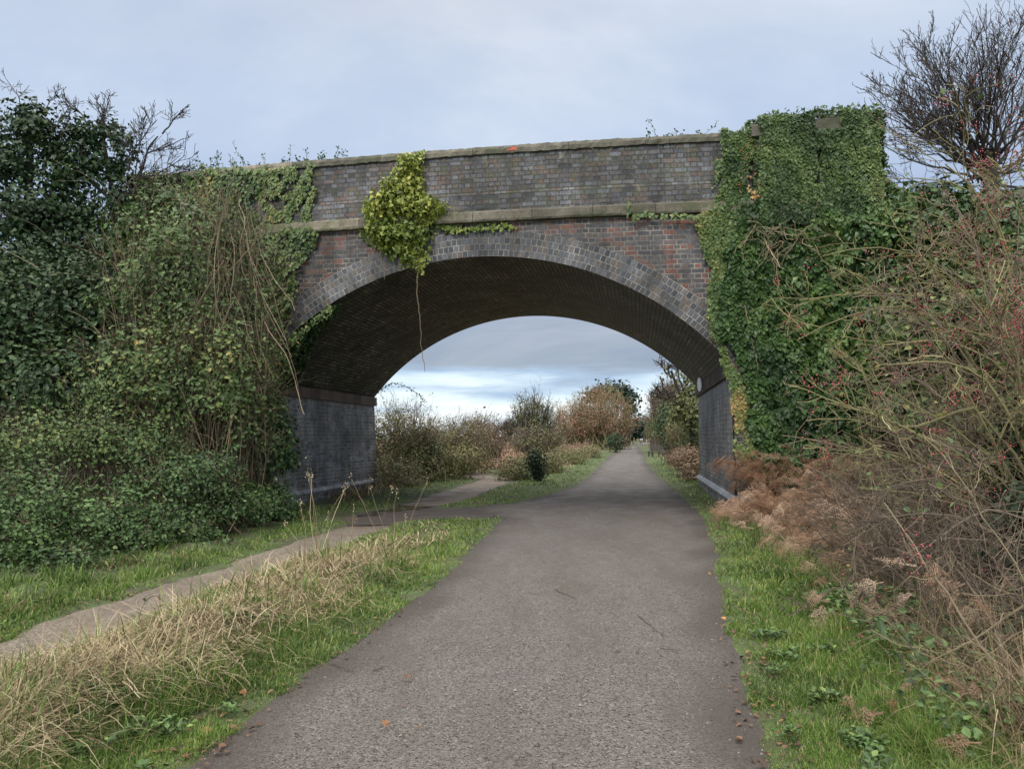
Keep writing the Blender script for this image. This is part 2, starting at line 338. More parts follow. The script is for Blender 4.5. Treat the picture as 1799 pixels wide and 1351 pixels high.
# ------------------------------------------------------------------ BRIDGE
A0, ZS, ZC = 5.496, 3.156, 5.776
hh_ = ZC-ZS; RI = (A0*A0+hh_*hh_)/(2*hh_); ZCEN = ZC-RI; TH0 = math.asin(A0/RI); RING = .58
hump = lambda s: -.018*s-.0018*s*s
SL, SR = -12., 12.
bridge = thing('brick_bridge', 'old blue-grey brick arch bridge spanning the gravel path, ivy climbing both ends', 'bridge', bp(0, 0, 0))
def spandrel(tf, sgn):
    g = G()
    RE = RI+RING; the = math.acos(max(-1, (ZS-.0-ZCEN)/RE)); 
    sx = RE*math.sin(the)
    S = np.linspace(-sx, sx, 141); zb = ZCEN+np.sqrt(np.maximum(RE*RE-S*S, 0)); 
    zt = 6.56+hump(S)
    nz = 2
    V = []; UVs = []
    for k in range(nz): 
        f = k/(nz-1); z = zb*(1-f)+zt*f; V.append(bp(S, tf, z)); UVs.append(np.stack([S, z-hump(S)], 1))
    V = np.concatenate(V); U = np.concatenate(UVs); i = np.arange(len(S)-1); n = len(S)
    g.add(V, np.stack([i, i+1, i+1+n, i+n], 1) if sgn > 0 else np.stack([i+n, i+1+n, i+1, i], 1), 0, U)
    # abutment faces (battered below springing) and wings
    for a, b in ((SL, -sx), (sx, SR)):
        S2 = np.linspace(a, b, 24); zz = np.array([-.3, ZS, 6.56])
        off = np.array([-.22*sgn, 0, 0])
        V = []; U = []
        for q in range(3):
            z = zz[q]+(hump(S2) if q == 2 else 0*S2); V.append(bp(S2, tf+off[q], z)); U.append(np.stack([S2, z-(hump(S2) if q == 2 else 0)], 1))
        V = np.concatenate(V); U = np.concatenate(U); n = len(S2); i = np.arange(n-1)
        for q in range(2):
            g.add(V, np.stack([i+q*n, i+1+q*n, i+1+(q+1)*n, i+(q+1)*n], 1), 0, U)
    # between pier edge and extrados foot
    for sg in (-1, 1):
        a, b = sorted((sg*A0, sg*sx)); 
        P = [bp(a, tf-.22*sgn, -.3), bp(b, tf-.22*sgn, -.3), bp(b, tf, ZS), bp(a, tf, ZS)]
        g.add(np.array(P), [[0, 1, 2, 3]], 0, [(a, -.3), (b, -.3), (b, ZS), (a, ZS)])
        ths = np.linspace(the, TH0, 8); T3 = [(sg*A0, ZS)]+[(sg*RE*math.sin(q), ZCEN+RE*math.cos(q)) for q in ths]
        g.add(bp([q[0] for q in T3], tf, [q[1] for q in T3]), [list(range(9))], 0, T3)
    return g
spandrel(0., 1).build('spandrel_wall', MB_spa, bridge)
spandrel(LB, -1).build('spandrel_wall', MB_spa, bridge)
def ring(tf, d):
    g = G(); th = np.linspace(-TH0, TH0, 97); e = .003*d
    # voussoir face, with a return 8 cm deep
    RE = RI+RING
    for (r0, r1, ta, tb) in ((RI, RE, tf-e, tf-e), (RI, RI, tf-e, tf-e+.08*d*1), (RE, RE, tf-e, tf-e+.08*d)):
        A = bp(r0*np.sin(th), ta, ZCEN+r0*np.cos(th)); B = bp(r1*np.sin(th), tb, ZCEN+r1*np.cos(th))
        n = len(th); i = np.arange(n-1); u = th*(RI+.3)
        v0 = 0 if r0 == RI else RING; v1 = v0+.08 if r0 == r1 else RING
        g.add(np.concatenate([A, B]), np.stack([i, i+1, i+1+n, i+n], 1), 0, np.concatenate([np.stack([u, 0*u+v0], 1), np.stack([u, 0*u+v1], 1)]))
    return g
ring(0., 1).build('arch_ring', MB_ring, bridge); ring(LB, -1).build('arch_ring', MB_ring, bridge)
# barrel
g = G(); th = np.linspace(-TH0, TH0, 97); tt = np.linspace(.001, LB-.001, 2); n = len(th)
A = bp((RI-.002)*np.sin(th), tt[0], ZCEN+(RI-.002)*np.cos(th)); B = bp((RI-.002)*np.sin(th), tt[1], ZCEN+(RI-.002)*np.cos(th)); i = np.arange(n-1)
g.add(np.concatenate([A, B]), np.stack([i, i+n, i+1+n, i+1], 1), 0, np.concatenate([np.stack([0*th, th*RI], 1), np.stack([0*th+LB, th*RI], 1)]))
g.build('barrel', MB_sof, bridge)
# piers (inner faces, slight batter), plinths, imposts
for sg in (-1, 1):
    zt, zp = ZS-.3, .37
    def pf(z): return sg*(A0-.045*(ZS-z)/ZS)
    g = G(); zs = [-.3, ZS]
    tl = lambda z: -.22*(ZS-z)/(ZS+.3)
    P = [bp(pf(-.3), tl(-.3)-.0, -.3), bp(pf(-.3), LB-tl(-.3), -.3), bp(pf(ZS), LB, ZS), bp(pf(ZS), 0, ZS)]
    g.add(np.array(P), [[0, 1, 2, 3]], 0, [(tl(-.3), -.3), (LB+.22, -.3), (LB, ZS), (0, ZS)])
    g.build('abutment_face', MB_pier, bridge)
    g = G()   # plinth: sloped top course + lower wall, wraps the front corner
    e = .1
    T = np.linspace(-.34, LB+.3, 30); a = pf(.2)
    sec = [(a+.02*sg, .40), (a-e*.55*sg, .345), (a-e*sg, .30), (a-e*sg, .26), (a-(e-.03)*sg, .255), (a-(e-.03)*sg, -.3), (a+.3*sg, -.3), (a+.3*sg, .40)]
    sec = np.array(sec); n = len(T); k = len(sec)
    V = np.concatenate([bp(np.full(n, q[0]), T, q[1]+0*T) for q in sec]); 
    L = np.concatenate([[0], np.cumsum(np.linalg.norm(np.diff(sec, axis=0), axis=1))])
    U = np.concatenate([np.stack([T, 0*T+l], 1) for l in L]); i = np.arange(n-1)
    for q in range(4):
        g.add(V[q*n:(q+2)*n], np.stack([i, i+1, i+1+n, i+n], 1), 0, U[q*n:(q+2)*n])
    g.add(bp(sec[:, 0], -.34, sec[:, 1]), [list(range(k))], 0, sec); g.add(bp(sec[:, 0], LB+.3, sec[:, 1]), [list(range(k))[::-1]], 0, sec)
    g.build('plinth', M_plinth, bridge)
    g = G()
    g.add(V[4*n:6*n], np.stack([i, i+1, i+1+n, i+n], 1), 0, np.concatenate([np.stack([T, 0*T+.255], 1), np.stack([T, 0*T-.3], 1)]))
    g.build('plinth_wall', MB_pier, bridge)
    g = G(); a = sg*A0
    s0, s1 = sorted((a-.09*sg, a+.35*sg)); box(g, s0, s1, -.05, LB+.05, ZS-.28, ZS+.01)
    for q, key in enumerate(sorted(g.UV)):      # joints along the barrel
        if q in (2, 3): pass
    g.build('impost', M_imp, bridge)
# string course, parapets, copings, both sides
Sx = np.linspace(-8.8, 8.6, 201)
for tf, d in ((0., 1), (LB, -1)):
    jt = lambda t: tf+d*t
    g = G(); prof(g, Sx, lambda s: [(jt(.02), 6.54+hump(s)), (jt(-.13), 6.54+hump(s)), (jt(-.15), 6.58+hump(s)), (jt(-.15), 6.75+hump(s)), (jt(-.02), 6.82+hump(s)), (jt(.02), 6.82+hump(s))], jit=.003)
    g.build('string_course', M_string, bridge)
    g = G(); h = 0
    def pr_(s):
        h = hump(s); return [(jt(.0), 6.80+h), (jt(-.045), 6.80+h), (jt(-.045), 7.20+h), (jt(.0), 7.255+h), (jt(.0), 8.13+h), (jt(.36), 8.13+h), (jt(.36), 6.6+h)]
    P = []; 
    prof(g, Sx, pr_)
    # metre UVs measured up the wall
    for key in g.UV:
        pass
    g.build('parapet', MB_par, bridge)
    g = G()
    prof(g, Sx, lambda s: [(jt(-.05), 8.12+hump(s)), (jt(-.055), 8.22+hump(s)), (jt(-.02), 8.30+hump(s)), (jt(.1), 8.345+hump(s)), (jt(.28), 8.345+hump(s)), (jt(.40), 8.29+hump(s)), (jt(.41), 8.12+hump(s))], jit=.007)
    g.build('coping', M_cope, bridge)
    # header course of larger pale blocks below the coping is in the brick; one fresh red brick
g = G(); s_, z_ = face(900, 263); box(g, s_-.11, s_+.11, -.058, .02, z_-.04, z_+.035); g.build('replaced_brick', M_red, bridge)['label'] = 'single bright red replacement brick under the coping'
g = G(); box(g, 6.2, 8.62, -.12, .55, 6.7, 7.98); g.build('end_pillar', MB_par, bridge)
g = G(); prof(g, np.linspace(6.1, 8.72, 12), lambda s: [(-.2, 7.93), (-.21, 8.17), (-.05, 8.27), (.45, 8.27), (.62, 8.17), (.62, 7.93)], jit=.008); g.build('pillar_cap', M_cope, bridge)
g = G(); box(g, -11.9, 11.9, .3, LB-.3, 6.3, 6.55); g.build('deck', M_cope, bridge)
for a_, b_ in ((-12, -6.3), (6.3, 12)):
    g = G(); box(g, a_, b_, .05, LB-.05, -.2, 6.29); g.build('abutment_core', M_cope, bridge)

# ------------------------------------------------------------------ GROUND
MY = np.array([-8, 0, 3.8, 4.5, 5.6, 7., 9.4, 12.3, 14.6, 15.4, 18.2, 18.7, 21.2, 29.8, 50, 85, 140, 200])
XL = np.array([-2.2, -1.95, -1.69, -1.59, -1.4, -1.12, -.77, -.52, -.30, -.2, -.5, -.35, .77, 2.49, 5.8, 12.5, 22, 34])
_l = np.array([gp(*q)[:2] for q in ((905, 884), (980, 867), (1012, 852), (1040, 836), (1057, 818), (1072, 802), (1092, 790), (1104, 784))])
MY = np.concatenate([MY[:10], [17.9, 18.4], _l[:, 1], [200]]); XL = np.concatenate([XL[:10], [-.9, -.75], _l[:, 0], [36]])
_r = np.array([gp(*q)[:2] for q in ((1230, 905), (1196, 872), (1172, 852), (1152, 836), (1140, 821), (1130, 805), (1123, 792), (1118, 784))])
RY = np.array([-8, 0, 3.7, 4.7, 5.9, 7.8, 10.9]+list(_r[:, 1])+[200])
XR = np.array([1.0, 1.05, 1.21, 1.42, 1.7, 2.13, 2.9]+list(_r[:, 0])+[40])
DP = np.array([(-4.2, -6), (-4.15, 3), (-3.98, 6.3), (-3.85, 8.), (-3.4, 10.95), (-2.9, 14.4), (-2.6, 17.3), (-1.95, 21), (-1.3, 25.5), (-.6, 30), (-2.5, 36), (-8, 45), (-20, 60)])
DW = .47
JN = np.array([(-3.0, 16.3), (1., 16.9)]); 
def pdist(x, y, L):
    d = np.full(np.shape(x), 1e9)
    for a, b in zip(L[:-1], L[1:]):
        v = b-a; t = np.clip(((x-a[0])*v[0]+(y-a[1])*v[1])/(v@v), 0, 1)
        d = np.minimum(d, np.hypot(x-a[0]-t*v[0], y-a[1]-t*v[1]))
    return d
def sd_main(x, y):
    return np.maximum(np.interp(y, MY, XL)-x, x-np.interp(y, RY, XR))*.95
def sd_dirt(x, y): return pdist(x, y, DP)-DW-.28*sstep(18, 21, np.asarray(y, float))+.10*noise(np.stack([np.asarray(x, float), np.asarray(y, float), 0*np.asarray(x, float)], -1), 2.6, 22)
def sd_path(x, y):
    return np.minimum(np.minimum(sd_main(x, y), sd_dirt(x, y)), pdist(x, y, JN)-1.25)
def ground(x, y):
    x = np.asarray(x, float); y = np.asarray(y, float); P = np.stack([x, y, 0*x], -1)
    sd = sd_path(x, y)+.05*noise(P, 2.2, 1)+.03*noise(P, 7, 2)
    h = -.045+.06*sstep(-.1, .1, sd)
    near = sstep(60, 30, y)
    h = h+near*sstep(.3, 1.4, sd)*(.05+.05*noise(P, .9, 3)+.025*noise(P, 3., 4))
    s, t = to_st(x, y)
    dt = np.maximum(np.maximum(-t, t-LB), 0)
    dl = np.hypot(np.maximum(s+12.5, 0), dt); dr = np.hypot(np.maximum(12.5-s, 0), dt)
    e = np.maximum(6.45-1.15*dl, 6.45-1.3*dr)
    e = np.where(e > 0, e, 0)*sstep(150, 60, np.abs(s))
    h = h+np.where(e > 0, e+.12*noise(P, .8, 5)*sstep(0, 1, e), 0)
    h = h+4.*sstep(250, 900, np.hypot(x, y))*sstep(-.3, .6, noise(P, .004, 6))
    xd = np.interp(y, DP[:10, 1], DP[:10, 0]); xm = np.interp(y, MY, XL); um = (x-xd)/(xm-xd+1e-6)
    h = h+.17*np.sin(math.pi*np.clip((um-.12)/.78, 0, 1))**1.2*sstep(12.5, 8.5, y)*(1+.35*noise(P, 1.2, 14))
    return h
def axis(*seg):
    o = []
    for a, b, st in seg: o.append(np.arange(a, b, st))
    return np.concatenate(o+[[seg[-1][1]]])
xs = axis((-2500, -300, 220), (-300, -60, 24), (-60, -16, 2.2), (-16, -6.5, .3), (-6.5, 7, .1), (7, 16, .3), (16, 60, 2.2), (60, 300, 24), (300, 2500, 220))
ys = axis((-60, -4, 4), (-4, 2, .5), (2, 14, .1), (14, 26, .16), (26, 60, .5), (60, 200, 4), (200, 3000, 90))
XX, YY = np.meshgrid(xs, ys); ZZ = ground(XX, YY)
def gridmesh(XX, YY, ZZ):
    ny, nx = XX.shape; g = G(); i = (np.arange(ny-1)[:, None]*nx+np.arange(nx-1)[None]).ravel()
    sd = sd_path(XX, YY)
    # 0 = turf, 1 = rough brown field
    k = sstep(30, 46, YY)*sstep(-1, -5, XX-np.interp(YY, MY, XL))
    k = np.maximum(k, sstep(2.2, 3.5, XX-np.interp(YY, RY, XR))*sstep(22, 27, YY)*.7)
    g.add(np.stack([XX, YY, ZZ], -1).reshape(-1, 3), np.stack([i, i+1, i+nx+1, i+nx], 1), k.ravel(), np.stack([XX, YY], -1).reshape(-1, 2))
    return g
m, nt, nd, lk = newmat('turf_and_soil')
tc = nd.new('ShaderNodeTexCoord')
a = N_(nd, 'ShaderNodeAttribute', _attribute_name='tint')
n1 = N_(nd, 'ShaderNodeTexNoise', Scale=2.2, Detail=9., Roughness=.7); lk.new(tc.outputs['Object'], n1.inputs['Vector'])
r1 = ramp(nd, [(.35, (.05, .04, .022)), (.5, (.055, .07, .025)), (.66, (.065, .11, .028))]); lk.new(n1.outputs[0], r1.inputs[0])
n2 = N_(nd, 'ShaderNodeTexNoise', Scale=.3, Detail=9., Roughness=.75); lk.new(tc.outputs['Object'], n2.inputs['Vector'])
r2 = ramp(nd, [(.35, (.10, .07, .045)), (.5, (.17, .12, .08)), (.65, (.13, .12, .06))]); lk.new(n2.outputs[0], r2.inputs[0])
c = mixc(nd, lk, a.outputs['Fac'], r1.outputs[0], r2.outputs[0])
b = N_(nd, 'ShaderNodeBsdfPrincipled', Roughness=.95); lk.new(c, b.inputs['Base Color'])
nb = N_(nd, 'ShaderNodeTexNoise', Scale=60., Detail=6.); lk.new(tc.outputs['Object'], nb.inputs['Vector'])
bm = N_(nd, 'ShaderNodeBump', Strength=.8, Distance=.03); lk.new(nb.outputs[0], bm.inputs['Height']); lk.new(bm.outputs[0], b.inputs['Normal'])
lk.new(b.outputs[0], nd.new('ShaderNodeOutputMaterial').inputs[0]); M_ground = m
gr = gridmesh(XX, YY, ZZ).build('ground', M_ground, smooth=True); gr['kind'] = 'structure'

def gravel(name, base, dark, light, brown, wet=False, scale=95., edge=False):
    m, nt, nd, lk = newmat(name)
    tc = nd.new('ShaderNodeTexCoord')
    v = N_(nd, 'ShaderNodeTexVoronoi', Scale=scale); lk.new(tc.outputs['Object'], v.inputs['Vector'])
    sx = nd.new('ShaderNodeSeparateColor'); lk.new(v.outputs['Color'], sx.inputs[0])
    r = ramp(nd, [(0, dark), (.3, base), (.75, tuple(x*1.25 for x in base)), (.93, tuple(x*1.5 for x in base)), (1, light)]); lk.new(sx.outputs[0], r.inputs[0])
    n2 = N_(nd, 'ShaderNodeTexNoise', Scale=30., Detail=6., Roughness=.8); lk.new(tc.outputs['Object'], n2.inputs['Vector'])
    r2 = ramp(nd, [(.3, (.55,)*3), (.5, (1,)*3), (.7, (1.3,)*3)]); lk.new(n2.outputs[0], r2.inputs[0])
    c = mixc(nd, lk, 1., r.outputs[0], r2.outputs[0], 'MULTIPLY')
    mp3 = nd.new('ShaderNodeMapping'); mp3.inputs['Scale'].default_value = (1.9, .45, 1); mp3.inputs['Rotation'].default_value = (0, 0, -.12); lk.new(tc.outputs['Object'], mp3.inputs[0])
    n3 = N_(nd, 'ShaderNodeTexNoise', Scale=.9, Detail=9., Roughness=.72); lk.new(mp3.outputs[0], n3.inputs['Vector'])
    r3 = ramp(nd, [(.45, (0,)*3), (.68, (.75,)*3)]); lk.new(n3.outputs[0], r3.inputs[0])
    c = mixc(nd, lk, r3.outputs[0], c, brown)
    at_ = N_(nd, 'ShaderNodeAttribute', _attribute_name='tint')   # earth trodden over the edges
    c = mixc(nd, lk, at_.outputs['Fac'], c, tuple(x*.62 for x in brown))
    b = N_(nd, 'ShaderNodeBsdfPrincipled', Roughness=.8); lk.new(c, b.inputs['Base Color']); b.inputs['Specular IOR Level'].default_value = .3
    n4 = N_(nd, 'ShaderNodeTexNoise', Scale=1.6, Detail=5.); lk.new(tc.outputs['Object'], n4.inputs['Vector'])
    r4 = ramp(nd, [(.35, (.55,)*3), (.6, (.9,)*3)]); lk.new(n4.outputs[0], r4.inputs[0]); lk.new(r4.outputs[0], b.inputs['Roughness'])
    ad = nd.new('ShaderNodeMath'); ad.operation = 'MULTIPLY_ADD'; lk.new(n2.outputs[0], ad.inputs[0]); ad.inputs[1].default_value = .8; lk.new(v.outputs['Distance'], ad.inputs[2])
    bm = N_(nd, 'ShaderNodeBump', Strength=.85, Distance=.009); bm.invert = True; lk.new(ad.outputs[0], bm.inputs['Height']); lk.new(bm.outputs[0], b.inputs['Normal'])
    lk.new(b.outputs[0], nd.new('ShaderNodeOutputMaterial').inputs[0]); return m
M_path = gravel('rolled_gravel', (.098, .088, .080), (.017, .016, .015), (.22, .20, .18), (.074, .061, .052))
M_dirt = gravel('trodden_earth', (.135, .112, .09), (.07, .055, .043), (.26, .23, .19), (.085, .066, .05), scale=60.)
yy = axis((-8, 2, .5), (2, 30, .12), (30, 200, 2.))
l = np.interp(yy, MY, XL)-.4; l = np.where((yy > 14.6) & (yy < 18.5), -3.4, l); r_ = np.interp(yy, RY, XR)+.4
fr = np.linspace(0, 1, 25)
PX = l[:, None]*(1-fr)+r_[:, None]*fr; PY = np.broadcast_to(yy[:, None], PX.shape)
PP = np.stack([PX, PY, 0*PX], -1)
g = G(); nx = len(fr); i = (np.arange(len(yy)-1)[:, None]*nx+np.arange(nx-1)[None]).ravel()
ed = sstep(-.45, .05, sd_main(PX, PY)+.15*noise(PP, 1.5, 9))*.8
PZ = .006*noise(PP, .8, 8)+.003*noise(PP, 5., 7)
g.add(np.stack([PX, PY, PZ], -1).reshape(-1, 3), np.stack([i, i+1, i+nx+1, i+nx], 1), ed.ravel())
o = g.build('gravel_path', M_path, smooth=True); o['kind'] = 'structure'
# dirt path: strip along the centre line
def resample(L, st):
    L = np.asarray(L, float); d = np.concatenate([[0], np.cumsum(np.linalg.norm(np.diff(L, axis=0), axis=1))]); u = np.arange(0, d[-1], st)
    return np.stack([np.interp(u, d, L[:, k]) for k in range(L.shape[1])], 1)
C_ = resample(DP, .15)
for _ in range(12): C_[1:-1] = (C_[:-2]+2*C_[1:-1]+C_[2:])/4
T_ = unit(np.gradient(C_, axis=0)); Nn = np.stack([T_[:, 1], -T_[:, 0]], 1)
fr = np.linspace(-1, 1, 13)*(DW+.55)
Q = C_[:, None]+Nn[:, None]*fr[None, :, None]; Q3 = np.concatenate([Q, 0*Q[..., :1]], -1)
Q3[..., 2] = -.013+.008*noise(Q3, 1.2, 3)-.02*sstep(.4, 0, np.abs(fr))[None]*.5
g = G(); nx = 13; i = (np.arange(len(C_)-1)[:, None]*nx+np.arange(nx-1)[None]).ravel()
g.add(Q3.reshape(-1, 3), np.stack([i, i+nx, i+nx+1, i+1], 1), np.maximum(sstep(.45, 1., np.abs(fr))[None]*np.ones((len(C_), 1))*.6, (sstep(13.5, 15.5, C_[:, 1])*sstep(19, 17, C_[:, 1])*.75)[:, None]).ravel())
o = g.build('dirt_path', M_dirt, smooth=True); o['kind'] = 'structure'
# puddle
m, nt, nd, lk = newmat('puddle_water'); b = N_(nd, 'ShaderNodeBsdfPrincipled', Roughness=.06); b.inputs['Base Color'].default_value = (.05, .042, .035, 1); b.inputs['Specular IOR Level'].default_value = .6
lk.new(b.outputs[0], nd.new('ShaderNodeOutputMaterial').inputs[0]); M_water = m
for (px, py, rx, ry) in ((705, 893, .55, .75), (650, 903, .25, .5)):
    c0 = gp(px, py); a = np.linspace(0, 2*math.pi, 40, endpoint=False); rr = 1+.25*np.sin(3*a+px)+.12*np.sin(7*a)
    g = G(); g.add(np.stack([c0[0]+rx*rr*np.cos(a), c0[1]+ry*rr*np.sin(a), np.full(40, .011)], 1), [list(range(40))])
    o = g.build('puddle', M_water, origin=(c0[0], c0[1], .0)); o['kind'] = 'structure'

# ------------------------------------------------------------------ vegetation materials
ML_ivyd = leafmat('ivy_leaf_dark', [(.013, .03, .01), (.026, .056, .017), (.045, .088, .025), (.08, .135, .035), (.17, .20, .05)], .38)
ML_ivyp = leafmat('ivy_leaf_pale', [(.018, .036, .013), (.038, .07, .024), (.07, .115, .036), (.12, .165, .052), (.24, .22, .08), (.42, .23, .09)], .45)
ML_ivyy = leafmat('ivy_leaf_yellowish', [(.03, .05, .012), (.08, .12, .022), (.16, .20, .035), (.28, .30, .055), (.42, .37, .10)], .45)
ML_bram = leafmat('bramble_leaf', [(.018, .032, .011), (.036, .064, .02), (.06, .10, .03), (.10, .15, .045), (.19, .20, .06), (.30, .20, .07)], .5, spec=.3)
ML_bramg = leafmat('bramble_leaf_fresh', [(.014, .028, .01), (.032, .062, .02), (.06, .11, .033), (.10, .165, .045), (.17, .22, .06)], .5, spec=.3)
ML_ever = leafmat('evergreen_leaf', [(.008, .018, .008), (.016, .035, .014), (.03, .06, .022), (.05, .09, .03), (.09, .12, .035)], .45, .15)
ML_olive = leafmat('olive_winter_leaf', [(.055, .062, .026), (.09, .105, .042), (.135, .15, .06), (.19, .19, .08), (.24, .165, .09)], .6)
ML_rust = leafmat('rusty_winter_leaf', [(.10, .065, .045), (.17, .105, .07), (.24, .15, .10), (.33, .225, .15), (.24, .185, .11)], .6)
ML_russet = leafmat('russet_leaf', [(.09, .052, .036), (.15, .085, .056), (.22, .12, .08), (.28, .17, .11), (.20, .16, .08)], .6)
ML_pine = leafmat('pine_needle', [(.01, .022, .014), (.02, .04, .025), (.035, .06, .035)], .6, .1)
ML_far = leafmat('far_foliage', [(.05, .05, .04), (.09, .085, .06), (.13, .11, .08), (.12, .13, .07)], .8, .1)
ML_grass = leafmat('green_grass_blade', [(.035, .06, .014), (.065, .115, .022), (.105, .18, .034), (.15, .235, .05), (.24, .27, .08), (.34, .28, .15)], .5, .3)
ML_dry = leafmat('dry_grass_blade', [(.09, .07, .035), (.17, .13, .07), (.27, .21, .12), (.38, .31, .19), (.50, .42, .28)], .65, .2)
ML_brk = leafmat('dead_bracken_frond', [(.08, .042, .025), (.16, .085, .048), (.24, .138, .082), (.33, .215, .145), (.43, .32, .235)], .7, .2)
ML_litter = leafmat('fallen_leaf', [(.04, .025, .018), (.09, .05, .03), (.15, .08, .045), (.25, .12, .05), (.42, .20, .05)], .6, .1)
MT_dark = leafmat('dark_twig', [(.025, .02, .017), (.05, .04, .033), (.08, .065, .05)], .8, 0)
MT_tan = leafmat('tan_dead_stem', [(.07, .055, .038), (.14, .11, .07), (.22, .17, .11), (.32, .25, .15)], .8, 0)
MT_olive = leafmat('lichened_twig', [(.07, .06, .03), (.13, .115, .055), (.22, .20, .095), (.36, .32, .17)], .8, 0)
MT_red = leafmat('reddish_twig', [(.055, .043, .033), (.10, .078, .058), (.16, .122, .088), (.22, .175, .12)], .8, 0)
M_berry = leafmat('red_haw', [(.13, .014, .022), (.26, .03, .045), (.42, .06, .075)], .35, 0, .5)

def rnd_dirs(n, zmin=-.3, front=False):
    d = unit(rng.normal(size=(int(n*2.4)+60, 3))); d = d[d[:, 2] > zmin]
    if front: d = d[d[:, 1] < .35]
    while len(d) < n: d = np.concatenate([d, d])
    return d[:n]
def blob_leaves(g, c, r, n, size, clump=7, amp=.22, shell=.5, shape=SH_Q, zmin=-.3, spread=None, tb=.45, freq=2.3, seed=0, droop=.4, front=False, tnoise=.6):
    c = np.array(c, float); r = np.array(r, float); m = max(1, n//clump)
    d = rnd_dirs(m, zmin, front)
    k = 1+amp*noise(d*freq+c, 1., seed)+amp*.6*noise(d*freq*2.7+c, 1., seed+3)
    u = rng.uniform(0, 1, m)**.6; rad = k*(shell+(1-shell)*u)
    P = c+d*r*rad[:, None]
    P[:, 2] = np.maximum(P[:, 2], ground(P[:, 0], P[:, 1])+.02)
    sp = spread or size*1.5
    i = np.repeat(np.arange(m), clump); Q = P[i]+rng.normal(0, sp, (len(i), 3))*np.array([1, 1, .8])
    Nr = unit(d[i]/r*r.mean()+rng.normal(0, .55, (len(i), 3))+np.array([0, 0, .35]))
    T = unit(rng.normal(0, 1, (len(i), 3))+d[i]*.5-np.array([0, 0, droop]))
    ct = tb+.22*tnoise*noise(P*1.2, 1., seed+1)+rng.normal(0, .10, m)
    t = np.clip(ct[i]+rng.normal(0, .11, len(i)), 0, 1)
    leaves(g, Q, Nr, T, size*rng.uniform(.35, 1.45, len(i)), t, shape)
def blob_stems(g, c, r, n, rad=.008, base=None, K=7, tb=.4, reach=1.08, spreadb=.35, wob=.12, sides=3, arch=.25):
    c = np.array(c, float); r = np.array(r, float); d = rnd_dirs(n, -.05)
    tip = c+d*r*rng.uniform(.8, reach, n)[:, None]
    b = np.array(base if base is not None else (c[0], c[1], c[2]-r[2]))+rng.normal(0, 1, (n, 3))*np.array([r[0], r[1], 0])*spreadb
    b[:, 2] = ground(b[:, 0], b[:, 1])
    u = np.linspace(0, 1, K)[None, :, None]
    mid = (b+tip)/2+np.array([0, 0, 1])*arch*r[2]+rng.normal(0, .1, (n, 3))*r
    P = b[:, None]*(1-u)**2+2*u*(1-u)*mid[:, None]+tip[:, None]*u*u
    P += rng.normal(0, wob*.12, P.shape)*r.mean()*.5
    R = rad*rng.uniform(.6, 1.4, (n, 1))*np.linspace(1, .45, K)[None]
    tubes(g, P, R, sides, np.clip(tb+rng.normal(0, .22, n), 0, 1))
    return P, R
def bush(name, label, cat, blobs, lm, tm, nl, size, nstem=40, srad=.008, group=None, shape=SH_Q, twigs=0, tb=.45, amp=.22, shell=.5, arch=.25, stb=.4, clump=7, front=False, leafy='foliage', reach=1.08, zmin=-.3):
    c0 = np.array(blobs[0][0]); base = (c0[0], c0[1], float(ground(c0[0], c0[1])))
    o = thing(name, label, cat, base, group)
    vol = sum((b[1][0]*b[1][2]) for b in blobs)
    gl = G(); gs = G()
    for k, (c, r) in enumerate(blobs):
        f = r[0]*r[2]/vol
        if nl: blob_leaves(gl, c, r, int(nl*f), size, clump, amp, shell, shape, seed=k, tb=tb, front=front, zmin=zmin)
        if nstem:
            P, R = blob_stems(gs, c, r, max(3, int(nstem*f)), srad, tb=stb, arch=arch, reach=reach)
            if twigs:
                p, d, Ln, rr = kids(P, R, twigs, (20, 60), (.18, .4), .6, .35, .1)
                q = grow(p, d, Ln, 4, .3, (0, 0, .15)); tubes(gs, q, np.maximum(rr[:, None]*np.linspace(1, .5, 4), srad*.35), 3, np.clip(stb+rng.normal(0, .2, len(p)), 0, 1))
                p2, d2, L2, r2 = kids(q, np.broadcast_to(rr[:, None], q.shape[:2]), 2, (25, 65), (.35, .6), .6, .3, .1)
                q2 = grow(p2, d2, L2, 3, .3, (0, 0, .1)); tubes(gs, q2, np.maximum(r2[:, None]*.6, srad*.3), 3, np.clip(stb+rng.normal(0, .2, len(p2)), 0, 1))
    if gl.n: gl.build(leafy, lm, o)
    if gs.n: gs.build('stems', tm, o)
    return o
def inpoly(x, y, poly):
    poly = np.asarray(poly); c = np.zeros(len(x), bool); j = len(poly)-1
    for i in range(len(poly)):
        xi, yi = poly[i]; xj, yj = poly[j]
        c ^= ((yi > y) != (yj > y)) & (x < (xj-xi)*(y-yi)/(yj-yi+1e-12)+xi); j = i
    return c
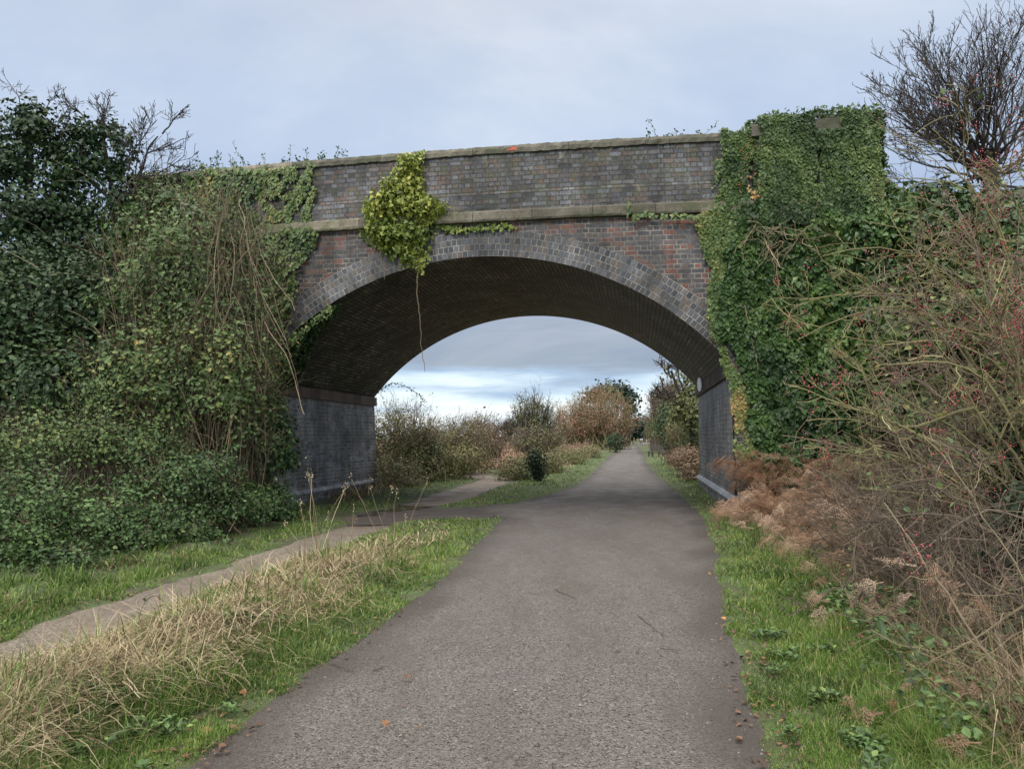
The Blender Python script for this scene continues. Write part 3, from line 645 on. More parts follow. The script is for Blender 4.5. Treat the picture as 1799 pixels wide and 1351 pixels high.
def wall_ivy(g, pts, n, size, thick, tb=.45, gap=-.6, seed=0, t0=-.03, holes=(), freq=1.6, rag=.12, shape=SH_IVY, jit=.3):
    """leaves hugging the bridge face inside a polygon traced on the wall plane"""
    poly = np.array([face(*p) for p in pts]); lo = poly.min(0)-.2; hi = poly.max(0)+.2
    m = int(n*1.0*(hi-lo).prod()/max(polyarea(poly), .1))
    s = rng.uniform(lo[0], hi[0], m); z = rng.uniform(lo[1], hi[1], m); P = np.stack([s, 0*s, z], 1)
    k = inpoly(s+rag*noise(P, 3., seed)+rag*.5*noise(P, 9, seed+2), z+rag*noise(P, 3.3, seed+1), poly) & (noise(P, freq, seed+3) > gap)
    for h in holes: k &= ~inpoly(s+.06*noise(P, 5, 2), z, np.array([face(*p) for p in h]))
    s, z, P = s[k], z[k], P[k]
    th = thick(s, z) if callable(thick) else thick
    lump = (.5+.5*noise(P, 1.5, seed+4))*.6+(.5+.5*noise(P, 4.5, seed+5))*.4
    t = t0-th*np.clip(lump, 0, 1.2)*(1-.35*rng.uniform(0, 1, len(s))**2)
    e = .1; 
    Q = bp(s, t, z)
    N = np.stack([rng.normal(0, jit, len(s)), rng.normal(-1, .1, len(s)), rng.normal(.45, jit, len(s))], 1)
    # surface tilt follows the lumps
    gx = (noise(P+np.array([e, 0, 0]), 1.5, seed+4)-noise(P, 1.5, seed+4))/e*th*.3; gz = (noise(P+np.array([0, 0, e]), 1.5, seed+4)-noise(P, 1.5, seed+4))/e*th*.3
    N[:, 0] -= gx; N[:, 2] -= gz
    N = N[:, :1]*ES-N[:, 1:2]*(-ET)+N[:, 2:]*np.array([0, 0, 1.])
    T = np.stack([rng.normal(0, .45, len(s)), 0*s-.35, rng.normal(-1, .25, len(s))], 1); T = T[:, :1]*ES+T[:, 1:2]*ET+T[:, 2:]*np.array([0, 0, 1.])
    if callable(tb): tb = tb(s, z)
    tint = np.clip(tb+.28*noise(P, .9, seed+6)+.12*noise(P, 3.5, seed+7)+rng.normal(0, .1, len(s)), 0, 1)
    leaves(g, Q, N, T, size*rng.uniform(.55, 1.25, len(s)), tint, shape)
    return s, z
def polyarea(p):
    x, y = p[:, 0], p[:, 1]; return abs(np.dot(x, np.roll(y, 1))-np.dot(y, np.roll(x, 1)))/2
def strand(g, pts, n, size, tb=.6, t0=-.05, w=.05):
    q = resample([face(*p) for p in pts], .02); i = rng.integers(0, len(q), n); s = q[i, 0]+rng.normal(0, w, n); z = q[i, 1]+rng.normal(0, w, n)
    Q = bp(s, t0-rng.uniform(0, .05, n), z); N = -ET+rng.normal(0, .3, (n, 3))+np.array([0, 0, .3]); T = rng.normal(0, .5, (n, 3))+np.array([0, 0, -1.])
    leaves(g, Q, N, T, size*rng.uniform(.6, 1.2, n), np.clip(tb+rng.normal(0, .12, n), 0, 1), SH_IVY)
def wallpath(g, pts, rad, t0=-.03, tb=.4, wob=.02):
    q = resample([face(*p) for p in pts], .06); n = len(q)
    P = bp(q[:, 0]+rng.normal(0, wob*.4, n), t0, q[:, 1]); tubes(g, P[None], np.linspace(1, .5, n)[None]*rad, 4, tb)

exec_order = []
def Bl(px, py, rx, ry, D, dr=None):
    c = at(px, py, D); r = (rx*D/FPX, dr if dr else rx*D/FPX*.8, ry*D/FPX); return (tuple(c), r)

# ------------------------------------------------------------------ IVY on the bridge
def ivy_thing(label, s, z=0.): return thing('ivy', label, 'ivy', bp(s, -.1, z), 'ivy climbing the bridge')
# centre clump
iv = ivy_thing('yellow-green ivy clump hanging over the middle of the parapet and string course', -1.9, 6.)
g = G()
C1 = [(703, 276), (745, 270), (742, 300), (750, 345), (785, 358), (782, 383), (760, 398), (748, 440), (733, 470), (712, 458), (690, 440), (650, 428), (652, 400), (642, 372), (648, 350), (672, 345), (668, 318), (690, 318)]
wall_ivy(g, C1, 2300, .078, .16, .62, -2, 3, -.07, rag=.08, jit=.6)
for px, py, r1, r2, n in ((705, 360, .42, .36, 520), (675, 365, .28, .30, 300), (740, 370, .34, .26, 330), (768, 372, .20, .14, 120), (700, 410, .42, .30, 460), (668, 412, .24, .22, 200), (735, 415, .28, .28, 260), (722, 448, .22, .26, 190), (690, 440, .18, .18, 110), (722, 330, .22, .30, 200), (724, 295, .2, .2, 130)):
    q_ = face(px, py); blob_leaves(g, bp(q_[0], -.16, q_[1]), (r1*.93, .24, r2*.95), int(n*1.75), .078, 5, .4, .35, SH_IVY, -.9, tb=.56 if py < 400 else .38, droop=1.2, seed=px)  # lower leaves get a darker tint: shadow at the clump's bottom painted in
strand(g, [(745, 445), (740, 470), (738, 476)], 90, .08, .55, -.06, .08)
strand(g, [(765, 395), (800, 405), (850, 400), (905, 396)], 110, .09, .4, -.03, .05)
g.build('foliage', ML_ivyy, iv)
g = G()
Q = resample([face(738, 465), face(735, 520), face(741, 560), face(743, 610), face(750, 655)], .1); n = len(Q)
tubes(g, bp(Q[:, 0]+rng.normal(0, .008, n), -.12, Q[:, 1])[None], np.linspace(.016, .006, n)[None], 5, .25)
Q = resample([face(675, 440), face(678, 494)], .1); n = len(Q); tubes(g, bp(Q[:, 0], -.1, Q[:, 1])[None], np.full((1, n), .006), 4, .6)
Q = resample([face(731, 455), face(733, 482)], .1); n = len(Q); tubes(g, bp(Q[:, 0], -.13, Q[:, 1])[None], np.full((1, n), .006), 4, .6)
g.build('hanging_stem', MT_tan, iv)
# right ivy
for _q in (0,): pass
iv = ivy_thing('broad sheet of ivy covering the right abutment, end pillar and pillar cap', 8., 0.)
R1 = [(1268, 232), (1300, 230), (1330, 212), (1380, 205), (1440, 206), (1480, 198), (1535, 200), (1545, 260), (1545, 330), (1560, 420), (1500, 420), (1350, 420), (1285, 400), (1270, 500), (1262, 600), (1300, 660), (1330, 760), (1330, 860), (1300, 850), (1292, 800), (1288, 700), (1272, 655), (1256, 605), (1240, 540), (1246, 470), (1232, 430), (1222, 400), (1226, 382), (1250, 372), (1255, 345), (1268, 300)]
g = G()
wall_ivy(g, R1, 15500, .072, .14, lambda s, z: np.where((s < 6.1) & (z < 5.9), .46, np.where(s < 6.2, .42, .32)), -2, 11, -.07, rag=.06, jit=.45, holes=[[(1310, 330), (1320, 280), (1326, 280), (1324, 335), (1314, 345)], [(1425, 212), (1475, 206), (1478, 232), (1428, 238)]])
# over the front of the end pillar
wall_ivy(g, [(1332, 214), (1440, 206), (1480, 198), (1540, 203), (1545, 330), (1540, 400), (1330, 400)], 8200, .070, .12, .27, -2, 12, -.24, rag=.05, jit=.45, holes=[[(1424, 330), (1430, 270), (1440, 268), (1438, 330)], [(1425, 210), (1475, 204), (1478, 232), (1428, 238)]])
strand(g, [(1312, 260), (1300, 300), (1305, 340)], 160, .085, .93, -.08, .05)
strand(g, [(1335, 310), (1328, 350)], 80, .085, .93, -.1, .05)
strand(g, [(1225, 385), (1195, 383), (1160, 385), (1135, 380), (1110, 388)], 60, .1, .5, -.17, .03)
strand(g, [(1105, 360), (1104, 385)], 16, .07, .5, -.17, .02)
strand(g, [(1262, 280), (1258, 330)], 60, .07, .45, -.07, .04)
# free-standing shoots along the cap
q = resample([face(1340, 213), face(1540, 200)], .02); i = rng.integers(0, len(q), 500)
leaves(g, bp(q[i, 0], rng.uniform(-.3, .3, 500), q[i, 1]+rng.uniform(0, .12, 500)), rng.normal(0, 1, (500, 3)), rng.normal(0, 1, (500, 3)), rng.uniform(.04, .09, 500), rng.uniform(.2, .6, 500), SH_IVY)
# creeping round onto the side of the pillar
n = 1600; leaves(g, bp(8.62+rng.uniform(0, .12, n), rng.uniform(-.3, .6, n), rng.uniform(5.8, 8.25, n)), ES+rng.normal(0, .4, (n, 3)), rng.normal(0, .4, (n, 3))+np.array([0, 0, -1]), rng.uniform(.05, .1, n), rng.uniform(.1, .5, n), SH_IVY)
g.build('wall_foliage', ML_ivyp, iv)
g = G()
R2 = [(1290, 395), (1320, 360), (1400, 345), (1480, 330), (1560, 320), (1610, 345), (1680, 380), (1799, 380), (1900, 400), (1900, 900), (1420, 900), (1380, 870), (1340, 860), (1322, 780), (1310, 700), (1300, 640), (1262, 590), (1262, 540), (1272, 480), (1270, 420)]
def thk(s, z): return .25+.75*sstep(5.4, 8., s)*sstep(6.6, 5.6, z)
wall_ivy(g, R2, 38000, .094, thk, .45, -3, 21, -.05, freq=1.3, rag=.12, jit=.6)
wall_ivy(g, R2, 12000, .095, lambda s, z: thk(s, z)*.55, .2, -3, 21, -.05, rag=.1, jit=.6)
g.build('bushy_foliage', ML_ivyd, iv)
g = G()
for pts, r in (([(1310, 500), (1300, 440), (1325, 400), (1335, 370)], .02), ([(1305, 540), (1318, 600), (1330, 655)], .014)):
    wallpath(g, pts, r, -.25, .5)
p0 = bp(rng.uniform(6, 7.2, 60), -.45, rng.uniform(5.4, 6.0, 60)); P = grow(p0, rng.normal(0, 1, (60, 3))*np.array([1, .3, 1])+np.array([0, -.3, -.3]), rng.uniform(.4, 1., 60), 6, .5, (0, 0, -.3)); tubes(g, P, .006, 3, rng.uniform(.4, 1, 60))
g.build('stems', MT_tan, iv)
# left ivy
iv = ivy_thing('ragged ivy on the left abutment trailing in strands across the parapet', -5.5, 0.)
g = G()
Lp = [(240, 305), (330, 303), (400, 298), (452, 298), (460, 330), (440, 370), (470, 395), (500, 400), (545, 400), (560, 410), (556, 432), (530, 462), (515, 480), (508, 510), (520, 530), (505, 560), (503, 610), (515, 650), (490, 700), (470, 900), (240, 900)]
wall_ivy(g, Lp, 16000, .085, .28, .42, -1.4, 31, -.03, rag=.12)
wall_ivy(g, [(440, 300), (548, 292), (548, 312), (536, 350), (500, 385), (455, 400), (430, 370)], 1700, .075, .05, .48, -.1, 33, -.05, freq=3.2, rag=.05)
for pts in ([(547, 293), (545, 320), (530, 350), (505, 372), (480, 385)], [(520, 295), (500, 330), (482, 345), (478, 300)], [(555, 335), (545, 360), (535, 395)], [(500, 350), (520, 345), (540, 310)], [(470, 300), (455, 340), (470, 370)], [(515, 395), (505, 380), (520, 360)]):
    strand(g, pts, 210, .075, .5, -.06, .05)
for pts in ([(520, 480), (512, 520), (508, 560)], [(515, 600), (540, 575), (560, 560), (585, 540)]):
    strand(g, pts, 130, .08, .5, -.05, .06)
g.build('wall_foliage', ML_ivyp, iv)
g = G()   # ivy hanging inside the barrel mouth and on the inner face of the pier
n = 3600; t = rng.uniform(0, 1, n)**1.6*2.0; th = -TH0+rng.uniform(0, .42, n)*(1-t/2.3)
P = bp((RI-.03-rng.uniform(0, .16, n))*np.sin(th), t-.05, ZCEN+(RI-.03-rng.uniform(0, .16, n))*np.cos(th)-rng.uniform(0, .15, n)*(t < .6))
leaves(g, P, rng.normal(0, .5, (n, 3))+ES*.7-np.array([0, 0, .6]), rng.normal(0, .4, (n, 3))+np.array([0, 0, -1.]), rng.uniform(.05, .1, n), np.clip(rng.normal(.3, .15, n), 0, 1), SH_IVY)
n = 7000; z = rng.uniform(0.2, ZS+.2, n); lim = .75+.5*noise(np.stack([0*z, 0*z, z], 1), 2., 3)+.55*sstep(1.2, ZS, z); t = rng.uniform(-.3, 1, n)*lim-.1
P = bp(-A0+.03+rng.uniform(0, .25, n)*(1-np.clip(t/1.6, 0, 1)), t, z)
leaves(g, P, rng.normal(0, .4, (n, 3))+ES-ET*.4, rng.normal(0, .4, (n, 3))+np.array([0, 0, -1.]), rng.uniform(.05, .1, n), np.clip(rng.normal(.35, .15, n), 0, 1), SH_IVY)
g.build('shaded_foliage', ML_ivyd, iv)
g = G()
p0 = bp(rng.uniform(-6., -5.2, 26), -.35, rng.uniform(2.5, 5.5, 26)); P = grow(p0, np.array([0, 0, -1.])+rng.normal(0, .15, (26, 3)), rng.uniform(.8, 2.4, 26), 9, .18, (0, 0, -.4)); tubes(g, P, .006, 3, rng.uniform(.4, 1, 26))
g.build('stems', MT_tan, iv)
# sprigs sprouting along the coping
sp_ = G()
for k in range(46):
    s = rng.uniform(-8.2, -2.9) if k < 40 else rng.uniform(4, 6); h = rng.uniform(.06, .3)*(1 if k % 4 else 1.5)
    p0 = bp([s], .15, [8.33+hump(s)]); P = grow(p0, [[rng.normal(0, .5), rng.normal(0, .3), 1]], [h*1.6], 6, .35, (0, 0, -.1)); tubes(sp_, P, .005, 3, .3)
    n = 14; i = rng.integers(1, 6, n); leaves(sp_, P[0, i]+rng.normal(0, .025, (n, 3)), rng.normal(0, 1, (n, 3)), rng.normal(0, 1, (n, 3)), rng.uniform(.03, .07, n), rng.uniform(.1, .6, n), SH_OV)
o = sp_.build('coping_weeds', ML_ivyd, None, origin=bp(-5, .1, 8.35)); tag(o, 'small leafy sprigs rooted along the top of the parapet coping', 'weeds'); o['kind'] = 'stuff'
# moss and weed tufts in the parapet joints
g = G(); n = 900; s = rng.uniform(-3, 5.6, n); z = rng.uniform(6.85, 8.1, n); k = noise(np.stack([s, 0*s, z], 1), 2.3, 17) > .35; s, z = s[k], z[k]; n = len(s)
leaves(g, bp(s, -.05-rng.uniform(0, .02, n), z+hump(s)), -ET+rng.normal(0, .5, (n, 3)), rng.normal(0, 1, (n, 3)), rng.uniform(.02, .05, n), rng.uniform(0, .5, n)); o = g.build('moss_tufts', ML_olive, None, origin=bp(1, -.05, 7)); tag(o, 'tiny dark moss tufts in the brick joints of the parapet', 'moss'); o['kind'] = 'stuff'
# weeds at foot of string course
# white disc
g = G(); c = bp(A0-.105, 5.55, ZS-.06); a = np.linspace(0, 2*math.pi, 24, endpoint=False)
TD = unit(ET-ES*.2)
for dx in (0, -.02): g.add(c-ES*.07+ES*dx+TD*(.19*np.cos(a))[:, None]+np.array([0, 0, 1])*(.20*np.sin(a))[:, None], [list(range(24))])
V = g.V; i = np.arange(24); g.add(np.concatenate([V[0], V[1]]), np.stack([i, (i+1) % 24, (i+1) % 24+24, i+24], 1))
o = g.build('marker_disc', plain('white_enamel', (.85, .87, .88), .35, .04, 20), None, origin=tuple(c)); tag(o, 'round white marker disc fixed to the dark stone band of the right abutment', 'sign')

# ------------------------------------------------------------------ LEFT MASS
GL = 'bushes and brambles crowding the left abutment'
bush('bramble_bush', 'tall curtain of bramble and dead stems hanging beside the left abutment', 'bramble', [Bl(400, 450, 60, 85, 15.6, .7), Bl(400, 590, 85, 140, 15.2, 1.1), Bl(440, 760, 55, 140, 15.2, 1.0)], ML_bram, MT_tan, 9500, .075, 340, .010, GL, SH_OV, 3, tb=.45, amp=.45, shell=.4, arch=.05, stb=.28)
bush('bramble_bush', 'olive-green bramble mound climbing the bank left of the hanging curtain', 'bramble', [Bl(300, 520, 110, 150, 14.9, 1.2), Bl(250, 690, 120, 130, 14.3, 1.2), Bl(370, 700, 100, 130, 14.3, 1.1)], ML_bram, MT_tan, 19000, .078, 220, .008, GL, SH_OV, 3, tb=.45, amp=.45, shell=.4, arch=.2)
bush('ivy_thicket', 'ivy-smothered bank just below the left end of the parapet', 'ivy', [Bl(290, 385, 65, 55, 16.6, .9), Bl(255, 440, 60, 75, 16.6, 1.0), Bl(340, 440, 70, 75, 16.0, .8)], ML_ivyd, MT_tan, 8500, .085, 90, .008, GL, SH_IVY, 3, tb=.5, amp=.42, shell=.4, reach=1.)
g = G(); n = 125; px = np.clip(rng.normal(400, 44, n), 290, 465); py = rng.uniform(320, 640, n)
p0 = np.array([at(a, b, 14.6+rng.uniform(-.3, .9)) for a, b in zip(px, py)])
P = grow(p0, np.stack([rng.normal(0, .22, n), rng.normal(-.15, .15, n), -np.ones(n)], 1), rng.uniform(.8, 3.4, n), 12, .22, (0, 0, -.15)); P[..., 2] = np.maximum(P[..., 2], .1)
tubes(g, P, np.linspace(1, .6, 12)[None]*rng.uniform(.006, .013, (n, 1)), 3, np.clip(rng.normal(.32, .22, n), 0, 1))
n = 90; px = rng.uniform(40, 430, n); py = rng.uniform(420, 880, n); p0 = np.array([at(a, b, 13.6+(900-b)*.002+rng.uniform(-.3, .3)) for a, b in zip(px, py)])
P = grow(p0, rng.normal(0, 1, (n, 3))*np.array([1, .3, .8]), rng.uniform(.6, 2.2, n), 10, .35, (0, 0, -.3)); tubes(g, P, np.linspace(1, .5, 10)[None]*rng.uniform(.005, .010, (n, 1)), 3, np.clip(rng.normal(.35, .25, n), 0, 1))
o = g.build('hanging_stems', MT_tan, None, origin=(-6, 14.5, 2)); tag(o, 'thin dead stems trailing down over the brambles on the left bank', 'dead stems'); o['kind'] = 'stuff'
bush('evergreen_bush', 'dark evergreen thicket at the left edge, half in shade', 'bush', [Bl(60, 560, 140, 120, 15.2, 1.5), Bl(170, 560, 90, 110, 15.4, 1.2), Bl(-60, 640, 150, 150, 14.5, 1.5), Bl(110, 690, 120, 100, 14.4, 1.2)], ML_ever, MT_dark, 21000, .10, 60, .012, GL, SH_OV, 2, tb=.55, amp=.45, shell=.4)
bush('bramble_bush', 'yellowing bramble patch in front of the dark evergreen thicket', 'bramble', [Bl(90, 790, 150, 80, 12.8, 1.1), Bl(230, 790, 100, 75, 13.2, 1.), Bl(-70, 830, 120, 90, 12., 1.2)], ML_bram, MT_red, 13500, .058, 160, .007, GL, SH_OV, 3, tb=.47, amp=.42, shell=.35)
bush('bramble_bush', 'fresh green low bramble spilling toward the dirt path at the far left', 'bramble', [Bl(60, 885, 105, 62, 11.0, 1.0), Bl(170, 915, 90, 55, 11.0, .8), Bl(-80, 930, 140, 90, 10.3, 1.2), Bl(30, 955, 90, 55, 10.0, .7), Bl(110, 990, 70, 30, 9.6, .5), Bl(235, 950, 60, 40, 11, .6)], ML_bramg, MT_tan, 19000, .055, 190, .006, GL, SH_OV, 3, tb=.42, amp=.65, shell=.3)
bush('bramble_bush', 'fresh green low bramble between the far-left mound and the left abutment', 'bramble', [Bl(310, 850, 95, 70, 12.8, .9), Bl(280, 925, 80, 42, 11.9, .7), Bl(390, 895, 70, 50, 13.0, .7), Bl(455, 890, 45, 40, 14.2, .6), Bl(340, 950, 50, 26, 12, .5)], ML_bramg, MT_tan, 16000, .058, 170, .006, GL, SH_OV, 3, tb=.38, amp=.65, shell=.3)
bush('ivy_thicket', 'shaded ivy skirting the foot of the left abutment', 'ivy', [Bl(475, 800, 38, 100, 15.6, .5), Bl(485, 900, 26, 45, 15.4, .4)], ML_ivyd, MT_tan, 5500, .07, 40, .007, GL, SH_IVY, 1, tb=.4)

def limb_tree(name, label, cat, base, limbs, rad, lm, tm, clusters, size, group=None, twig_spec=None, cl_n=9, tb=.4, twig_tint=.35, shape=SH_IVY, crownname='crown', sides=6):
    """limbs: list of 3D polylines; clusters: (c, r, n)"""
    o = thing(name, label, cat, base, group)
    g = G()
    for L, r in limbs:
        q = resample(np.array(L), .12); q = q+np.cumsum(rng.normal(0, .006, q.shape), 0); n = len(q)
        tubes(g, q[None], np.linspace(r, r*.35, n)[None], sides, .35)
    g.build('trunk', tm, o)
    if clusters:
        g = G()
        for k, (c, r, n) in enumerate(clusters): blob_leaves(g, c, r, int(n*.95), size, cl_n, .5, .2, shape, -.9, tb=tb, seed=k)
        g.build(crownname, lm, o)
    if twig_spec is not None:
        g = G()
        for P, R, spec in twig_spec:
            lv = [(P, R)]
            for (per, ang, lf, rf, lo, up, K, rmin) in spec:
                p, d, Ln, rr = kids(lv[-1][0], lv[-1][1], per, ang, lf, rf, lo, up)
                q = grow(p, d, Ln, K, .28, (0, 0, .18)); lv.append((q, np.maximum(np.linspace(1, .55, K)[None]*rr[:, None], rmin)))
            for P_, R_ in lv: tubes(g, P_, R_, 3 if R_.max() < .02 else 5, np.clip(twig_tint+rng.normal(0, .18, len(P_)), 0, 1))
        g.build('twigs', tm, o)
    return o
DT = 16.5
f3 = lambda px, py, D=DT: at(px, py, D)
# ivy-clad tree at far left
cl = [Bl(a, b, c, d, D) + (n,) for a, b, c, d, D, n in ((55, 225, 52, 48, 16.5, 1900), (15, 290, 60, 60, 16.3, 2300), (95, 275, 38, 40, 16.7, 900), (40, 380, 75, 60, 16.2, 2800), (-50, 260, 60, 70, 16.3, 1400), (-60, 400, 90, 90, 16.2, 2600), (60, 470, 90, 60, 15.9, 3200), (130, 480, 55, 45, 16.2, 1500), (95, 375, 40, 45, 16.6, 1100), (110, 310, 35, 40, 16.6, 700), (140, 390, 45, 45, 16.6, 900), (100, 430, 60, 45, 16.4, 1200), (125, 240, 30, 30, 16.7, 350))]
b0 = f3(60, 700); gz = float(ground(b0[0], b0[1]))
limbs = [([(b0[0], b0[1], gz-.1), f3(58, 560), f3(50, 430), f3(60, 300), f3(55, 200)], .16), ([f3(55, 480), f3(20, 380), f3(5, 290)], .08), ([f3(55, 430), f3(90, 340), f3(100, 260)], .07), ([f3(50, 500), f3(-40, 400), f3(-60, 260)], .08), ([f3(60, 520), f3(110, 470), f3(140, 450)], .05)]
p = np.array([f3(35, 190), f3(90, 230), f3(80, 200), f3(10, 230), f3(100, 260)]); dd = unit(np.array([[-.4, 0, 1], [.5, .1, 1], [.1, 0, 1], [-.6, 0, .6], [.8, 0, .8]]))
P = grow(p, dd, [.9, .9, .6, .8, 1.1], 7, .25); R = np.linspace(.014, .007, 7)[None]*np.ones((5, 1))
limb_tree('ivy_clad_tree', 'tall ivy-clad tree at the left edge, its dark crown pierced by sky', 'tree', (b0[0], b0[1], gz), limbs, .15, ML_ever, MT_dark, cl, .085, 'ivy-clad trees left of the bridge', [(P, R, [(7, (25, 60), (.3, .6), .6, .2, .1, 5, .006), (4, (25, 60), (.4, .7), .6, .2, .1, 4, .005)])])
# second ivy-clad tree
cl = [Bl(a, b, c, d, D) + (n,) for a, b, c, d, D, n in ((190, 230, 24, 22, 16.8, 420), (215, 255, 26, 26, 16.8, 420), (148, 235, 26, 28, 16.6, 480), (205, 300, 26, 30, 16.8, 620), (210, 360, 20, 45, 16.8, 900), (205, 430, 22, 40, 16.6, 900), (150, 290, 28, 35, 16.6, 520), (125, 330, 26, 30, 16.6, 420), (165, 250, 24, 24, 16.8, 260), (150, 430, 40, 35, 16.5, 900), (180, 480, 45, 30, 16.3, 1200), (175, 300, 26, 40, 16.8, 380), (160, 380, 26, 30, 16.6, 330), (190, 400, 30, 60, 16.9, 500))]
b0 = f3(205, 600, 16.8); gz = float(ground(b0[0], b0[1]))
limbs = [([(b0[0], b0[1], gz-.1), f3(207, 480, 16.8), f3(208, 400, 16.8), f3(203, 330, 16.8), f3(195, 270, 16.8), f3(190, 220, 16.8)], .10), ([f3(208, 420, 16.8), f3(235, 350, 16.8), f3(262, 260, 16.8), f3(285, 235, 16.8)], .045), ([f3(205, 360, 16.8), f3(160, 320, 16.7), f3(140, 260, 16.7), f3(150, 210, 16.7)], .05), ([f3(160, 430, 16.7), f3(165, 370, 16.7), f3(168, 320, 16.7)], .03)]
p = np.array([f3(232, 350), f3(240, 330), f3(258, 270), f3(225, 300), f3(215, 330), f3(285, 236), f3(245, 400), f3(240, 440), f3(190, 240), f3(150, 215), f3(165, 230)])
dd = unit(np.array([[.35, 0, 1], [.7, .1, .7], [.9, 0, .4], [.1, 0, 1], [.9, -.1, .25], [.5, 0, .5], [.9, 0, .35], [1, -.1, .15], [-.2, 0, 1], [-.3, 0, 1], [.4, 0, 1]]))
P = grow(p, dd, [1.6, 1.5, .9, 1.3, 1.5, .8, 1.3, 1.2, .8, .7, .8], 8, .28); R = np.linspace(.02, .008, 8)[None]*np.ones((11, 1))
limb_tree('ivy_clad_tree', 'slim ivy-clad tree with bare twiggy top leaning toward the parapet', 'tree', (b0[0], b0[1], gz), limbs, .1, ML_ever, MT_dark, cl, .08, 'ivy-clad trees left of the bridge', [(P, R, [(9, (25, 60), (.3, .65), .6, .15, .12, 6, .0075), (6, (25, 60), (.35, .7), .6, .15, .1, 4, .006)])], cl_n=6)

# ------------------------------------------------------------------ RIGHT BARE TREE behind the parapet end
b0 = at(1742, 420, 16.8); gz = float(ground(b0[0], b0[1]))
o = thing('bare_tree', 'leafless tree fanning out dense upright twigs behind the right end pillar', 'tree', (b0[0], b0[1], gz))
g = G(); T0 = at(1738, 300, 16.8)
tubes(g, resample(np.array([(b0[0], b0[1], gz-.2), at(1745, 370, 16.8), T0, at(1735, 250, 16.8)]), .2)[None], .16, 8, .3)
nl = 62; base = T0+rng.normal(0, 1, (nl, 3))*np.array([.18, .18, .3])
tx = np.concatenate([np.linspace(1545, 1990, nl-16), rng.uniform(1540, 1640, 16)])+rng.normal(0, 20, nl); ty = 10+((tx-1760)/225.)**2*190+rng.uniform(-10, 130, nl)
tip = np.array([at(a, b, 16.8+rng.normal(0, 1.0)) for a, b in zip(tx, ty)])
K = 10; u = np.linspace(0, 1, K)[None, :, None]; mid = (base+tip)/2+(T0-tip)*np.array([.12, .1, 0])[None]-np.array([0, 0, .25])
P = base[:, None]*(1-u)**2+2*u*(1-u)*mid[:, None]+tip[:, None]*u*u+rng.normal(0, .035, (nl, K, 3)); R = np.linspace(1, .22, K)[None]*rng.uniform(.018, .038, (nl, 1))
tubes(g, P, R, 5, np.clip(rng.normal(.3, .15, nl), 0, 1)); g.build('trunk', MT_dark, o)
g = G(); lv = (P, R)
for per, ang, lf, rf, lo, K2, rm in ((7, (14, 42), (.22, .45), .5, .25, 7, .0075), (5, (18, 50), (.3, .6), .6, .1, 5, .0058), (2, (20, 55), (.3, .6), .6, .1, 4, .005)):
    p, d, Ln, rr = kids(lv[0], lv[1], per, ang, lf, rf, lo, .12); q = grow(p, d, Ln, K2, .2, (0, 0, .15)); Rq = np.maximum(np.linspace(1, .6, K2)[None]*rr[:, None], rm); tubes(g, q, Rq, 3, np.clip(rng.normal(.35, .2, len(q)), 0, 1)); lv = (q, Rq)
g.build('twigs', MT_dark, o)

# ------------------------------------------------------------------ RIGHT: hawthorns, thicket
GR = 'shrubs crowding the right verge'
bush('ivy_thicket', 'dark ivy-filled hedge behind the hawthorn at the upper right edge', 'ivy', [Bl(1640, 420, 90, 65, 14.2, 1.0), Bl(1760, 440, 110, 80, 13.4, 1.2), Bl(1900, 420, 110, 110, 13, 1.2), Bl(1620, 360, 60, 30, 15, .8)], ML_ivyd, MT_dark, 13000, .10, 60, .01, GR, SH_IVY, 2, tb=.4, amp=.4)
bush('ivy_thicket', 'olive-green ivy and bramble mass behind the tangled hawthorn stems', 'ivy', [Bl(1660, 580, 130, 110, 12.4, 1.), Bl(1800, 600, 120, 130, 11.5, 1.1), Bl(1640, 730, 110, 90, 12.6, 1.), Bl(1790, 760, 130, 100, 11.2, 1.), Bl(1930, 680, 120, 200, 10, 1.2)], ML_bram, MT_dark, 16000, .10, 80, .01, GR, SH_IVY, 2, tb=.42, amp=.4)
